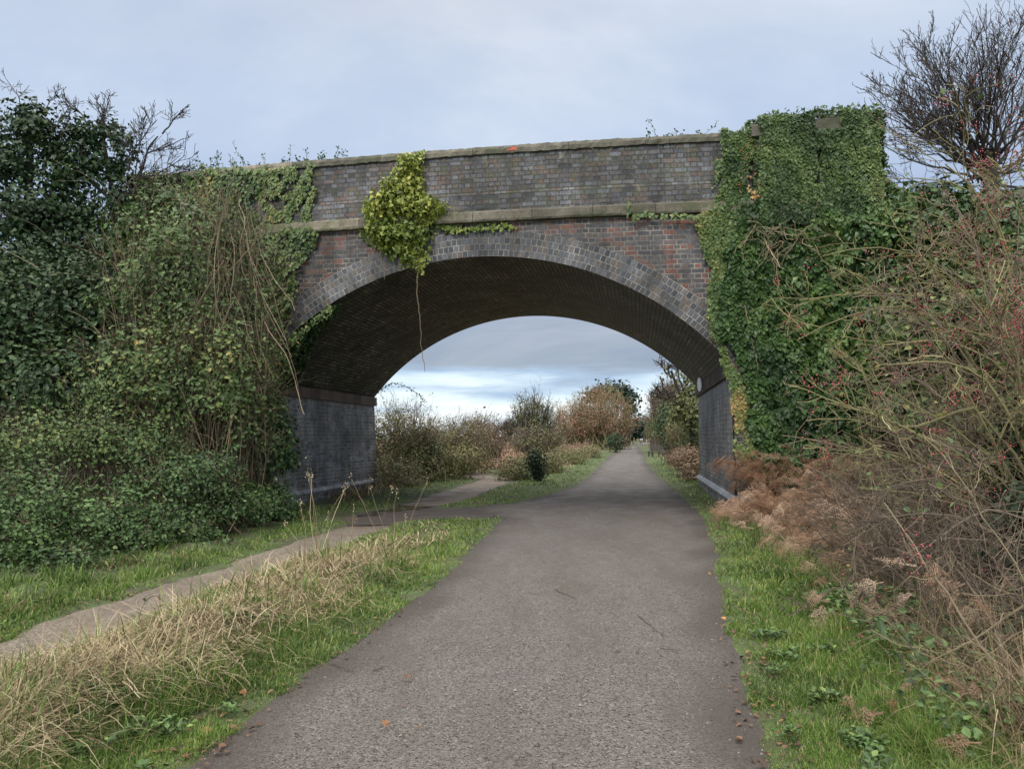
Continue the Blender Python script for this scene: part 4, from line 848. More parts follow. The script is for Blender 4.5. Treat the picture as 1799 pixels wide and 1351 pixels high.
def haw(name, label, base, limbpts, D, spec, berries, tm, rad=.03, leafn=0, bsize=.011, tint=.5, group=GR, cat='hawthorn'):
    bz = float(ground(base[0], base[1])); o = thing(name, label, cat, (base[0], base[1], bz), group)
    g = G(); Ps = []
    for pts in limbpts:
        q = np.array([at(*p) if len(p) == 3 else at(p[0], p[1], D) for p in pts]); q = np.concatenate([[[base[0], base[1], bz-.05]], q])
        d = np.concatenate([[0], np.cumsum(np.linalg.norm(np.diff(q, axis=0), axis=1))]); u = np.linspace(0, d[-1], 16)
        q = np.stack([np.interp(u, d, q[:, k]) for k in range(3)], 1)
        for _ in range(2): q[1:-1] = (q[:-2]+q[1:-1]*2+q[2:])/4
        q[1:] += np.cumsum(rng.normal(0, .012, (15, 3)), 0); Ps.append(q)
    P = np.array(Ps); n = len(P); R = np.linspace(1, .22, 16)[None]*rng.uniform(.7, 1.3, (n, 1))*rad; tubes(g, P, R, 5, np.clip(rng.normal(tint, .15, n), 0, 1)); g.build('branches', tm, o)
    g = G(); lv = [(P, R)]
    for per, ang, lf, rf, lo, K2, rm, up in spec:
        p, d, Ln, rr = kids(lv[-1][0], lv[-1][1], per, ang, lf, rf, lo, up); q = grow(p, d, Ln, K2, .33, (0, 0, up)); Rq = np.maximum(np.linspace(1, .5, K2)[None]*rr[:, None], rm); tubes(g, q, Rq, 3, np.clip(rng.normal(tint, .2, len(q)), 0, 1)); lv.append((q, Rq))
    g.build('twigs', tm, o)
    L = lv[-1][0]
    if berries:
        ok = np.ones(len(L), bool)
        i = rng.choice(np.where(noise(L[:, -1], 2.6, 31) > .1)[0], berries//6+1); c = L[i, -1]; c = np.repeat(c, 6, 0)+rng.normal(0, .05, (len(c)*6, 3)); m = len(c)
        oct_ = np.array([(1, 0, 0), (0, 1, 0), (-1, 0, 0), (0, -1, 0), (0, 0, 1), (0, 0, -1)], float); r = bsize*rng.uniform(.7, 1.2, m)
        V = c[:, None]+oct_[None]*r[:, None, None]; b = np.arange(m)[:, None]*6; g = G()
        F = np.concatenate([b+np.array(f) for f in ((0, 1, 4), (1, 2, 4), (2, 3, 4), (3, 0, 4), (1, 0, 5), (2, 1, 5), (3, 2, 5), (0, 3, 5))]); g.add(V.reshape(-1, 3), F, np.repeat(rng.uniform(0, 1, m), 6)); g.build('berries', M_berry, o, smooth=True)['kind'] = 'stuff'
    if leafn:
        g = G(); i = rng.integers(0, len(L), leafn); leaves(g, L[i, -1]+rng.normal(0, .05, (leafn, 3)), rng.normal(0, 1, (leafn, 3))+np.array([0, 0, .8]), rng.normal(0, 1, (leafn, 3)), rng.uniform(.03, .08, leafn), np.clip(rng.normal(.5, .2, leafn), 0, 1), SH_OV); g.build('foliage', ML_bram, o)
    return o
SPH = [(7, (20, 65), (.16, .36), .5, .25, 8, .006, .08), (5, (25, 70), (.3, .55), .55, .1, 6, .004, .0), (3, (30, 70), (.3, .6), .6, .1, 4, .003, 0)]
haw('hawthorn', 'red-berried hawthorn arching from the right edge over the ivy', (6.6, 8.4), [
    [(1790, 600), (1700, 440), (1600, 400), (1520, 388)], [(1780, 620), (1690, 480), (1580, 420), (1500, 415), (1450, 440)], [(1760, 700), (1680, 560), (1600, 520), (1500, 545), (1410, 590)],
    [(1780, 560), (1760, 420), (1710, 330), (1650, 290)], [(1800, 520), (1740, 330), (1640, 300), (1560, 305)], [(1820, 500), (1790, 350), (1740, 290), (1700, 270)], [(1790, 640), (1700, 520), (1560, 500), (1400, 520)], [(1800, 640), (1740, 500), (1650, 450), (1570, 460)], [(1840, 600), (1830, 400), (1780, 300)], [(1800, 700), (1720, 600), (1620, 590), (1540, 600)], [(1770, 480), (1700, 380), (1610, 350), (1590, 360)]],
    8.2, SPH, 2900, MT_olive, .030, 260, .0105)
haw('hawthorn', 'lichened hawthorn with broken pale stems at middle right', (5.6, 7.2), [
    [(1790, 850), (1700, 760), (1600, 700), (1500, 640)], [(1800, 860), (1680, 790), (1560, 720), (1480, 700)], [(1780, 900), (1650, 830), (1560, 780), (1480, 790)], [(1760, 900), (1640, 820), (1560, 810), (1500, 770)],
    [(1800, 780), (1760, 680), (1680, 640), (1560, 650)], [(1820, 700), (1780, 620), (1730, 520)], [(1790, 900), (1700, 870), (1600, 860), (1510, 850)], [(1780, 960), (1650, 920), (1560, 900), (1490, 930)], [(1770, 840), (1730, 720), (1640, 590)], [(1830, 860), (1790, 740), (1760, 560)], [(1790, 820), (1700, 700), (1620, 760), (1530, 750)]],
    7.1, SPH, 900, MT_olive, .026, 160, .0105, .42)
haw('hawthorn', 'dense low tangle of grey-brown stems at the right above the brambles', (5.0, 5.6), [
    [(1790, 980), (1700, 930), (1600, 940), (1520, 1000)], [(1780, 1010), (1660, 960), (1560, 1000), (1480, 1040)], [(1800, 950), (1720, 860), (1620, 840), (1500, 880)], [(1790, 1060), (1680, 1010), (1590, 1030), (1540, 1100)], [(1820, 900), (1760, 820), (1680, 800)], [(1800, 1100), (1720, 1060), (1640, 1090)], [(1810, 1000), (1720, 900), (1560, 900), (1480, 960)], [(1799, 900), (1720, 880), (1600, 990)]],
    5.9, SPH, 150, MT_red, .017, 60, .008, .35)
haw('hawthorn', 'long pale leaning stem crossing the tangle at the lower right edge', (3.9, 4.4), [[(1850, 1010, 4.6), (1740, 1110, 4.6), (1650, 1140, 4.6), (1570, 1210, 4.5)], [(1900, 1200, 4.4), (1800, 1000, 4.5), (1700, 830, 4.6), (1640, 760, 4.8)], [(1870, 1300, 4.2), (1760, 1180, 4.3), (1640, 980, 4.5), (1590, 900, 4.7)]],
    4.5, [(7, (20, 60), (.15, .35), .4, .2, 7, .003, .1), (4, (25, 60), (.3, .6), .5, .1, 5, .002, 0)], 40, MT_tan, .011, 20, .008, .6)
haw('hawthorn', 'reddish-brown bare hawthorn crowding the middle of the right edge', (6.2, 7.6), [
    [(1799, 800), (1760, 600), (1720, 450), (1690, 360)], [(1780, 820), (1700, 640), (1620, 540), (1560, 500)], [(1790, 780), (1790, 560), (1799, 380)], [(1760, 860), (1640, 700), (1560, 640), (1500, 620)], [(1770, 840), (1680, 760), (1600, 760), (1550, 745)],
    [(1799, 850), (1740, 700), (1660, 610), (1600, 560)], [(1780, 900), (1660, 820), (1600, 820), (1530, 825)], [(1799, 700), (1730, 560), (1650, 480)], [(1790, 880), (1690, 720), (1600, 660), (1520, 680)], [(1840, 800), (1820, 600), (1760, 420)], [(1760, 900), (1620, 860), (1590, 880), (1540, 900)]],
    7.8, [(8, (20, 65), (.18, .4), .5, .2, 8, .006, .05), (5, (25, 70), (.3, .6), .55, .1, 6, .0042, 0), (3, (30, 70), (.3, .6), .6, .1, 4, .0034, 0)], 500, MT_red, .022, 120, .0105, .6)
bush('evergreen_bush', 'black-green ivy filling the shade at the lower right edge', 'bush', [Bl(1850, 1000, 90, 150, 6.3, .6), Bl(1830, 1180, 90, 90, 5.3, .4), Bl(1860, 820, 90, 120, 7.5, .7)], ML_ever, MT_dark, 7000, .07, 30, .008, GR, SH_IVY, 2, tb=.3)
# tangle of thin dead stems, standing and leaning (uncountable)
def tangle(name, label, n, region, hgt, lean, mat, tint, rad, K=7, kd=2, cat='dead stems'):
    g = G(); x, y = region(n); z = ground(x, y); n = len(x)
    d = np.stack([rng.normal(lean[0], lean[2], n), rng.normal(lean[1], lean[2], n), np.ones(n)], 1)
    P = grow(np.stack([x, y, z], 1), d, rng.uniform(hgt[0], hgt[1], n), K, .38, (0, 0, -.32)); P[..., 2] = np.maximum(P[..., 2], ground(P[..., 0], P[..., 1])+.01)
    R = np.linspace(1, .4, K)[None]*rng.uniform(.6, 1.4, (n, 1))*rad*np.clip(np.hypot(x, y)/6, .7, 2.)[:, None]; tubes(g, P, R, 3, np.clip(rng.normal(tint, .22, n), 0, 1))
    if kd:
        p, dd, Ln, rr = kids(P, R, kd, (20, 60), (.25, .55), .6, .2, 0.); q = grow(p, dd, Ln, 4, .35, (0, 0, -.1)); tubes(g, q, np.maximum(rr[:, None]*.8, rad*.4), 3, np.clip(rng.normal(tint, .22, len(p)), 0, 1))
    o = g.build(name, mat, None, origin=(float(x.mean()), float(y.mean()), 0)); tag(o, label, cat); o['kind'] = 'stuff'; return o
def far_region(n):
    y = rng.uniform(5.5, 12.5, n); x = np.interp(y, RY, XR)+rng.uniform(3.2, 6.8, n); s, t = to_st(x, y); k = t < -.8; return x[k], y[k]
def right_region(y0, y1, d0, d1):
    def f(n):
        y = rng.uniform(y0, y1, n); x = np.interp(y, RY, XR)+rng.uniform(d0, d1, n)+.16*np.maximum(y-8, 0)
        s, t = to_st(x, y); k = (t < -.35) | (s > 11.5) ; return x[k], y[k]
    return f
tangle('dead_stems', 'brown tangle of dead stalks standing between the right verge and the hawthorns', 4600, right_region(5.2, 14.5, 1.55, 5.0), (.5, 1.5), (-.1, -.05, .4), MT_red, .3, .0042)
tangle('dead_stems', 'tall tan and reddish dead stems rising among the hawthorns to the height of the bridge deck', 520, far_region, (1.4, 3.2), (-.25, -.1, .3), MT_tan, .32, .0055, kd=4)
tangle('dead_stems', 'sparse dead stalks and bramble canes among the nettles at the lower right', 420, right_region(3.2, 5.6, 1.2, 3.4), (.4, 1.3), (-.2, -.05, .4), MT_red, .5, .0032, kd=1)

# ------------------------------------------------------------------ bracken
def frond(L, npair, fine):
    """flat fern frond along +Y, ready to be bent; returns V, F"""
    V = []; F = []
    def tri(a, b, c): 
        k = len(V); V.extend([a, b, c]); F.append([k, k+1, k+2])
    n = npair
    for i in range(n):
        f = (i+.5)/n; y = .18+.82*f; w = (1-f)**.85*.36*(1 if f > .15 else .8)+.015
        for sg in (-1, 1):
            bx_, by_ = 0., y*L; tx, ty = sg*w*L, by_+w*L*.35; dx, dy = tx-bx_, ty-by_; ln = math.hypot(dx, dy); px_, py_ = -dy/ln, dx/ln
            if fine:
                m = max(3, int(9*w/.42)+2)
                tri((bx_, by_-.003, 0), (bx_, by_+.003, 0), (tx, ty, 0))
                for j in range(m):
                    q = (j+.4)/m; cx, cy = bx_+dx*q, by_+dy*q; pl = ln*.15*(1-q)**.7+.004; hw = ln/m*.24
                    for s2 in (-1, 1): tri((cx-dx/ln*hw, cy-dy/ln*hw, 0), (cx+dx/ln*hw, cy+dy/ln*hw, 0), (cx+px_*pl*s2+dx/ln*hw*.8, cy+py_*pl*s2+dy/ln*hw*.8, 0))
            else:
                hw = ln*.08+.004; tri((bx_, by_, 0), (bx_+dx*.4+px_*hw, by_+dy*.4+py_*hw, 0), (tx, ty, 0)); tri((bx_, by_, 0), (tx, ty, 0), (bx_+dx*.4-px_*hw, by_+dy*.4-py_*hw, 0))
    tri((-.006*L, 0, 0), (.006*L, 0, 0), (0, L, 0))
    return np.array(V, float), np.array(F)
FR = {True: frond(1., 13, True), False: frond(1., 15, False)}
def add_frond(g, base, az, pitch, L, curl, fine, tint, roll=0., crump=.03):
    V, F = FR[fine]; V = V*L; u = V[:, 1]/L
    ang = pitch-curl*u                                     # angle above the horizontal along the stalk
    uu = np.linspace(0, 1, 30); a = pitch-curl*uu; r = np.concatenate([[0], np.cumsum(np.cos((a[1:]+a[:-1])/2))])/29*L; z = np.concatenate([[0], np.cumsum(np.sin((a[1:]+a[:-1])/2))])/29*L
    rr = np.interp(u, uu, r); zz = np.interp(u, uu, z); x = V[:, 0]
    droop = -np.abs(x)*rng.uniform(.3, 1.3)+np.sin(x*23/L+u*17+rng.uniform(0, 6))*crump*L*1.1+np.sin(u*13+rng.uniform(0, 6)+np.sign(x))*.05*L+rng.normal(0, .003, len(x))
    cx, sx_ = math.cos(roll), math.sin(roll); side = x*cx; up = x*sx_+droop
    dx, dy = math.cos(az), math.sin(az)
    W = np.stack([base[0]+dx*(rr-up*np.sin(ang))-dy*side, base[1]+dy*(rr-up*np.sin(ang))+dx*side, base[2]+zz+up*np.cos(ang)], 1)
    g.add(W, F, tint)
def bracken(label, c, rad, n, L, fine, tint, group='dead bracken clumps on the right verge', hb=.5):
    bz = float(ground(c[0], c[1])); o = thing('bracken', label, 'bracken', (c[0], c[1], bz), group); g = G(); gs = G()
    for k in range(n):
        x = c[0]+rng.normal(0, rad[0]); y = c[1]+rng.normal(0, rad[1]); z = float(ground(x, y)); h = rng.uniform(.1, 1)**.8*hb
        if float(sd_path(x, y)) < .32: continue
        az = rng.uniform(0, 2*math.pi); top = (x+math.cos(az)*.12, y+math.sin(az)*.12, z+h)
        gs.add(*[np.array([(x-.004, y, z), (x+.004, y, z), top]), [[0, 1, 2]], .3])
        add_frond(g, top, az, rng.uniform(-.1, .9), L*rng.uniform(.6, 1.15), rng.uniform(.6, 2.6), fine, float(np.clip(tint+rng.normal(0, .15), 0, 1)), rng.normal(0, .5))
    g.build('fronds', ML_brk, o); gs.build('stalks', MT_tan, o)
pb = lambda px, py: gp(px, py)[:2]
bracken('rich rust-brown bracken heaped against the corner of the right abutment', (5.15, 15.0), (.28, .3), 190, .62, True, .42, hb=1.25)
bracken('orange bracken trailing over the path edge below the right abutment', (4.85, 13.4), (.35, .5), 170, .5, True, .5, hb=.4)
bracken('pale pinkish bracken spread along the right verge in front of the ivy', (5.2, 11.6), (.7, .9), 420, .5, True, .75, hb=.65)
bracken('tall bracken standing before the ivy wall behind the pale patch', (6.5, 13.2), (.7, .5), 240, .6, True, .6, hb=1.1)
bracken('faded bracken at the foot of the lichened hawthorn', (4.5, 9.2), (.5, .9), 260, .42, True, .7, hb=.5)
bracken('one low bracken spray leaning into the grass, bleached tan', (2.63, 5.9), (.05, .05), 6, .36, True, .95, hb=.3)
bracken('bracken fronds hanging in the stems at the lower right', (3.15, 5.1), (.25, .2), 16, .34, True, .8, hb=.6)
bracken('crumpled bracken in the nettles at the bottom right corner', (2.5, 4.0), (.35, .3), 34, .26, True, .7, hb=.2)

# ------------------------------------------------------------------ GRASS
def imgpts(n, x0, x1, y0, y1):
    px = rng.uniform(x0, x1, n); py = rng.uniform(y0, y1, n)
    d = Fv[None]+Rv[None]*((px-899.5)/FPX)[:, None]-Uv[None]*((py-675.5)/FPX)[:, None]; k = (0-H)/d[:, 2]; P = CAM+d*k[:, None]
    return P[:, 0], P[:, 1]
def blocked(x, y):
    s, t = to_st(x, y); ins = (np.abs(s) > A0-.15) & (t > -.25) & (t < LB+.25)
    return ins | (ground(x, y) > 1.2)
def kept(n, *a):
    x, y = imgpts(n, *a); x = np.concatenate([x]); k = (y > 2.4) & (y < 75) & ~blocked(x, y) & (sd_path(x, y) > -.1); return x[k], y[k]
def grass_obj(name, mat, label, P, h, w, lean, curl, tint, K=3, cat='grass'):
    g = G(); blades(g, P, h, w, rng.uniform(0, 6.283, len(P)), lean, curl, tint, K); o = g.build(name, mat, None, origin=(0, 8, 0)); tag(o, label, cat); o['kind'] = 'stuff'; return o
x, y = kept(640000, -200, 2000, 786, 1480)
P = np.stack([x, y, 0*x], 1); sd = sd_path(x, y); sm = sd_main(x, y); sdd = sd_dirt(x, y); D = np.hypot(x, y)
s_, t_ = to_st(x, y)
right = x > np.interp(y, RY, XR)-.2
midv = (~right) & (y < 16.5) & (x > np.interp(y, DP[:, 1], DP[:, 0]))
gw = np.where(right, np.where(y < 16, 1.25+.25*noise(P, .7, 3), 1.3+.02*y), np.where(midv, .62+.02*y+.22*noise(P, 1.1, 5), .75+.3*noise(P, .8, 6)))
gw = np.where((y > 16) & ~right, 1.15+.3*noise(P, .5, 7)+.02*y, gw)
edge = sd+.05*noise(P, 6., 8)
green = (sd < gw+rng.normal(0, .12, len(x))) & (edge > -.02+.05*rng.random(len(x)))
# under the arch the turf is thin
under = (t_ > .3) & (t_ < LB-.3)
green &= ~(under & (rng.random(len(x)) < .25))
bare = noise(P, 2.6, 12)+.5*noise(P, 8, 13) > .62
green &= ~(bare & (rng.random(len(x)) < .8))
k = np.where(green)[0]
hh = (.035+.055*sstep(0, .5, sd[k])+.04*np.clip(noise(P[k], 2.2, 14), -.5, 1))*rng.uniform(.6, 1.5, len(k))*np.where(right[k] & (sd[k] > .7), 1.5, 1)
z = ground(x[k], y[k]); Pk = np.stack([x[k], y[k], z-.01], 1)
tn = np.clip(.42+.25*noise(Pk, 1.1, 15)+.14*noise(Pk, 4, 16)+rng.normal(0, .13, len(k)), 0, 1); tn = np.where(rng.random(len(k)) < .12, rng.uniform(.8, 1, len(k)), tn)
grass_obj('grass', ML_grass, 'short bright green grass edging the gravel and dirt paths', Pk, hh, np.clip(D[k]*.0012, .0032, .06), rng.normal(.6, .4, len(k)), rng.normal(.8, .6, len(k)), tn, 3)
# longer green tufts
def tufts(n, sel, hrange, rad, per, mat, name, label, tintm, wf=.0012, lean=.35, curl=1.1, K=5, src=(-200, 2000, 800, 1480), wmin=.0035):
    x, y = kept(n, *src); k = sel(x, y); x, y = x[k], y[k]; m = len(x); i = np.repeat(np.arange(m), per); q = len(i)
    rr = rng.uniform(.5, 1.4, m); hs = np.where(x < np.interp(y, MY, XL), 1-.62*sstep(9.5, 14, y), 1.)*(1 if src[0] < 0 else 1)
    X_ = x[i]+rng.normal(0, rad, q)*rr[i]; Y_ = y[i]+rng.normal(0, rad, q)*rr[i]; Z_ = ground(X_, Y_)-.01
    az = np.arctan2(Y_-y[i], X_-x[i])+rng.normal(0, 1.7 if mat is ML_dry else .7, q); h = rng.uniform(*hrange, q)*(.6+.5*rr[i])*(hs[i] if src[0] < 0 else 1)
    g = G(); ok = (sd_path(X_, Y_) > .02) & ~blocked(X_, Y_); D = np.hypot(X_, Y_)
    tt = np.clip(tintm+rng.normal(0, .2, m)[i]+rng.normal(0, .15, q), 0, 1)
    blades(g, np.stack([X_, Y_, Z_], 1)[ok], h[ok], np.clip(D*wf, wmin, .03)[ok], az[ok], np.abs(rng.normal(lean, .25, q))[ok], rng.normal(curl, .8, q)[ok], tt[ok], K, .9 if mat is ML_dry else 0.)
    o = g.build(name, mat, None, origin=(0, 8, 0)); tag(o, label, 'grass'); o['kind'] = 'stuff'; return o
def isr(x, y): return x > np.interp(y, RY, XR)-.2
def ismid(x, y): return (~isr(x, y)) & (y < 16.3) & (x > np.interp(y, DP[:, 1], DP[:, 0])) 
def pn(x, y, f, s): return noise(np.stack([x, y, 0*x], 1), f, s)
tufts(1500, lambda x, y: isr(x, y) & (y < 16) & (sd_path(x, y) > .55) & (sd_path(x, y) < 1.9) & (pn(x, y, 1.3, 21) > -.1), (.09, .24), .06, 24, ML_grass, 'long_grass', 'long lush green grass flopping over on the right verge', .45, lean=.7, curl=1.5)
tufts(800, lambda x, y: ismid(x, y) & (sd_path(x, y) > .4), (.14, .36), .06, 22, ML_grass, 'long_grass', 'long green tufts among the straw between the two paths', .35)
tufts(19000, lambda x, y: ismid(x, y) & (sd_main(x, y) > .66+.2*pn(x, y, 1.1, 5)) & (sd_dirt(x, y) > .12) & (sd_path(x, y) > .3) & (pn(x, y, 1.3, 33) > -.7), (.2, .46), .12, 15, ML_dry, 'dry_grass', 'matted straw-coloured dead grass heaped between the gravel and dirt paths', .62, .0012, 1.1, 1.5, 7, wmin=.0034)
tufts(5200, lambda x, y: (ismid(x, y) & (sd_path(x, y) > .7) | (~isr(x, y) & ~ismid(x, y) & (y < 14) & (sd_path(x, y) > .5) & (sd_path(x, y) < 1.6) & (pn(x, y, 1., 9) > .2))), (.15, .4), .12, 12, ML_dry, 'dry_grass', 'dull brown flattened dead grass beneath the straw', .25, .0012, .9, 1.6, 6, wmin=.003)
tufts(4200, lambda x, y: isr(x, y) & (sd_path(x, y) > 1.15) & (sd_path(x, y) < 5), (.25, .7), .10, 12, ML_dry, 'dry_grass', 'brown dead grass under the shrubs on the right', .2, .0012, .5, 1.5, 6, wmin=.003)
tufts(3600, lambda x, y: (y > 17) & (sd_path(x, y) > 1.7), (.2, .5), .15, 12, ML_dry, 'dry_grass', 'pale rough grass bordering the paths beyond the bridge', .4, .0012, .4, 1.2, 5, src=(600, 1300, 782, 900))
tufts(9000, lambda x, y: (x < -3) & (y < 16) & (sd_path(x, y) > .35) & (sd_path(x, y) < 4.), (.07, .2), .08, 16, ML_grass, 'long_grass', 'coarse green grass between the dirt path and the brambles', .3)
# tall seed stalks
g = G(); xs_, ys_ = [], []
n = 24; px = np.concatenate([rng.uniform(495, 570, 12), rng.uniform(560, 760, 12)]); py = 1010-(px-495)*.16+rng.normal(0, 24, n); X_, Y_ = [], []
q = np.array([gp(a, b) for a, b in zip(px, py)]); x, y = q[:, 0], q[:, 1]; k = ismid(x, y) & (sd_path(x, y) > .2); x, y = x[k], y[k]; n = len(x)
P = grow(np.stack([x, y, ground(x, y)], 1), np.stack([rng.normal(0, .3, n), rng.normal(0, .2, n), np.ones(n)], 1), rng.uniform(.5, 1.2, n), 9, .16, (0, 0, -.03)); tubes(g, P, np.linspace(.004, .0022, 9)[None]*np.ones((n, 1)), 3, rng.uniform(.4, .95, n))
i = np.repeat(np.arange(n), 10); leaves(g, P[i, -1]+rng.normal(0, .02, (len(i), 3))*np.array([.6, .6, 2.2]), rng.normal(0, 1, (len(i), 3)), rng.normal(0, .3, (len(i), 3))+np.array([0, 0, 1.]), .022, .8)
o = g.build('seed_stalks', ML_dry, None, origin=(-2, 11, 0)); tag(o, 'tall pale seed stalks standing above the dead grass near the fork', 'grass'); o['kind'] = 'stuff'
# bramble canes arching over the dead grass at left front
def cane(label, pts, D0, rad=.005, nleaf=10):
    q = np.array([at(*p) for p in pts]); q[0, 2] = ground(q[0, 0], q[0, 1]); q[-1, 2] = max(q[-1, 2], float(ground(q[-1, 0], q[-1, 1]))+.01)
    o = thing('bramble_cane', label, 'bramble', q[0], 'bramble canes arching over the dead grass'); Q = resample(q, .04)
    for _ in range(8): Q[1:-1] = (Q[:-2]+Q[1:-1]*2+Q[2:])/4
    g = G(); tubes(g, Q[None], np.linspace(rad, rad*.6, len(Q))[None], 5, .15); g.build('stem', MT_red, o)
    g = G(); i = rng.integers(2, len(Q)-1, nleaf); leaves(g, Q[i]+rng.normal(0, .02, (nleaf, 3)), rng.normal(0, .6, (nleaf, 3))+np.array([0, 0, 1.]), rng.normal(0, 1, (nleaf, 3)), rng.uniform(.025, .05, nleaf), rng.uniform(.2, .9, nleaf), SH_OV); g.build('foliage', ML_bram, o)
cane('dark bramble cane arching low across the straw near the left edge', [(20, 1190, 5.0), (80, 1140, 5.1), (170, 1130, 5.2), (260, 1155, 5.1), (330, 1200, 4.9)], 5)
cane('thin bramble cane looping in front of the dirt path at left', [(240, 1120, 6.2), (250, 1055, 6.3), (275, 1038, 6.3), (300, 1075, 6.2)], 6, .004)
cane('bramble cane lying along the straw just below the low arch', [(170, 1225, 4.7), (240, 1180, 4.8), (330, 1190, 4.8), (410, 1215, 4.7)], 5, .004)
cane('upright reddish cane in the straw left of the orange leaves', [(308, 1180, 5.6), (310, 1110, 5.6), (312, 1060, 5.6)], 5, .004, 5)
cane('brown cane leaning across the nettles at bottom right', [(1700, 1351, 4.3), (1640, 1220, 4.3), (1600, 1130, 4.4), (1560, 1080, 4.4)], 4, .005)
cane('dark thorny cane rising from the bottom right nettles', [(1665, 1330, 4.0), (1620, 1230, 4.1), (1575, 1140, 4.2)], 4, .005, 12)
# broad green weeds / bramble leaves at lower right
g = G(); n = 2600; y = rng.uniform(3.3, 7., n); x = np.interp(y, RY, XR)+.75+rng.gamma(2., .45, n)*(1+(7-y)*.06); k = (noise(np.stack([x, y, 0*x], 1), 2.4, 19) > -.1); x, y = x[k], y[k]; n = len(x)
i = np.repeat(np.arange(n), 3); h = rng.uniform(.03, .22, n)
leaves(g, np.stack([x[i]+rng.normal(0, .02, len(i)), y[i]+rng.normal(0, .02, len(i)), ground(x, y)[i]+h[i]+rng.normal(0, .01, len(i))], 1), rng.normal(0, .35, (len(i), 3))+np.array([0, -.15, 1.]), rng.normal(0, 1, (len(i), 3))*np.array([1, 1, .3]), rng.uniform(.025, .06, len(i)), np.clip(rng.normal(.45, .2, len(i)), 0, 1), SH_OV)
o = g.build('ground_weeds', ML_bramg, None, origin=(2.5, 5, 0)); tag(o, 'broad-leaved green weeds and bramble leaves low on the right verge', 'weeds'); o['kind'] = 'stuff'
g = G(); x, y = kept(60000, -200, 2000, 860, 1480); sdx = sd_path(x, y); k = (sdx > .12) & (sdx < 1.2) & (noise(np.stack([x, y, 0*x], 1), 3.1, 29) > .62) & (y < 17) & (rng.random(len(x)) < .8); x, y = x[k][:650], y[k][:650]; n = len(x); i = np.repeat(np.arange(n), 5); q = len(i); aa_ = rng.uniform(0, 6.28, q)
leaves(g, np.stack([x[i]+.012*np.cos(aa_), y[i]+.012*np.sin(aa_), ground(x, y)[i]+rng.uniform(.02, .07, q)], 1), np.stack([-.4*np.cos(aa_), -.4*np.sin(aa_), np.ones(q)], 1)+rng.normal(0, .2, (q, 3)), np.stack([np.cos(aa_), np.sin(aa_), .15+0*aa_], 1), rng.uniform(.02, .05, q), np.clip(rng.normal(.45, .22, q), 0, 1), SH_OV)
o = g.build('ground_weeds', ML_bramg, None, origin=(-1, 8, 0)); tag(o, 'dark little clover and plantain rosettes in the short grass beside the gravel path', 'weeds'); o['kind'] = 'stuff'
# grey-green bramble sprig
for k, (px, py, D0, lab) in enumerate(((1572, 1110, 4.9, 'grey-green three-leaved bramble sprig beside the bleached bracken spray'), (1620, 1190, 4.4, 'grey-green bramble sprig low in front of the leaning cane'))):
    c = at(px, py, D0); bz = float(ground(c[0], c[1])); o = thing('bramble_sprig', lab, 'bramble', (c[0], c[1], bz), 'bramble sprigs at the lower right'); g = G()
    n = 9; leaves(g, c+rng.normal(0, .055, (n, 3)), rng.normal(0, .25, (n, 3))+np.array([0, -.9, .8]), rng.normal(0, 1, (n, 3)), rng.uniform(.055, .085, n), rng.uniform(.15, .4, n), SH_OV); g.build('foliage', ML_bram, o)
    g = G(); tubes(g, np.linspace((c[0]+.05, c[1], bz), c, 6)[None], .004, 4, .2); g.build('stem', MT_red, o)

# ------------------------------------------------------------------ litter, twigs, stones
g = G(); x, y = kept(9000, -200, 2000, 870, 1480); sdx = sd_path(x, y); k = (sdx < .5) & (sdx > -.35) & (rng.random(len(x)) < np.exp(-np.abs(sdx-.05)*4)*.75); x, y = x[k], y[k]; n = len(x)
dist = np.hypot(x, y); z = np.maximum(ground(x, y), .005)+.012+rng.uniform(0, .02, n)*(sd_path(x, y) > 0)
leaves(g, np.stack([x, y, z], 1), rng.normal(0, .3, (n, 3))+np.array([0, 0, 1.]), rng.normal(0, 1, (n, 3))*np.array([1, 1, .1]), rng.uniform(.02, .05, n), rng.beta(1.5, 3, n), SH_OV)
n = 260; x = rng.uniform(-3, 4, n); y = 2.5+rng.gamma(2., 3., n); k = (sd_main(x, y) < -.1) & (y < 18); x, y = x[k], y[k]; n = len(x)
leaves(g, np.stack([x, y, 0*x+.012], 1), rng.normal(0, .25, (n, 3))+np.array([0, 0, 1.]), rng.normal(0, 1, (n, 3))*np.array([1, 1, .1]), rng.uniform(.008, .028, n), rng.beta(1.2, 3, n), SH_OV)
o = g.build('leaf_litter', ML_litter, None, origin=(0, 7, 0)); tag(o, 'brown and orange fallen leaf litter along the edges of the gravel path', 'leaf litter'); o['kind'] = 'stuff'
n = 2600; x = rng.uniform(-2.6, 4.5, n); y = 2.8+rng.gamma(1.8, 3., n); k = (sd_main(x, y) < .05) & (y < 19) & (noise(np.stack([x, y, 0*x], 1), 1.1, 23) > -.2); x, y = x[k], y[k]; n = len(x)
g = G(); leaves(g, np.stack([x, y, 0*x+.009], 1), rng.normal(0, .2, (n, 3))+np.array([0, 0, 1.]), rng.normal(0, 1, (n, 3))*np.array([1, 1, .1]), rng.uniform(.006, .022, n), rng.uniform(0, .3, n), SH_Q*np.array([.6, 1, 1]))
o = g.build('path_debris', ML_litter, None, origin=(0, 7, 0)); tag(o, 'dark crumbs of leaf and bark trodden into the gravel path', 'leaf litter'); o['kind'] = 'stuff'
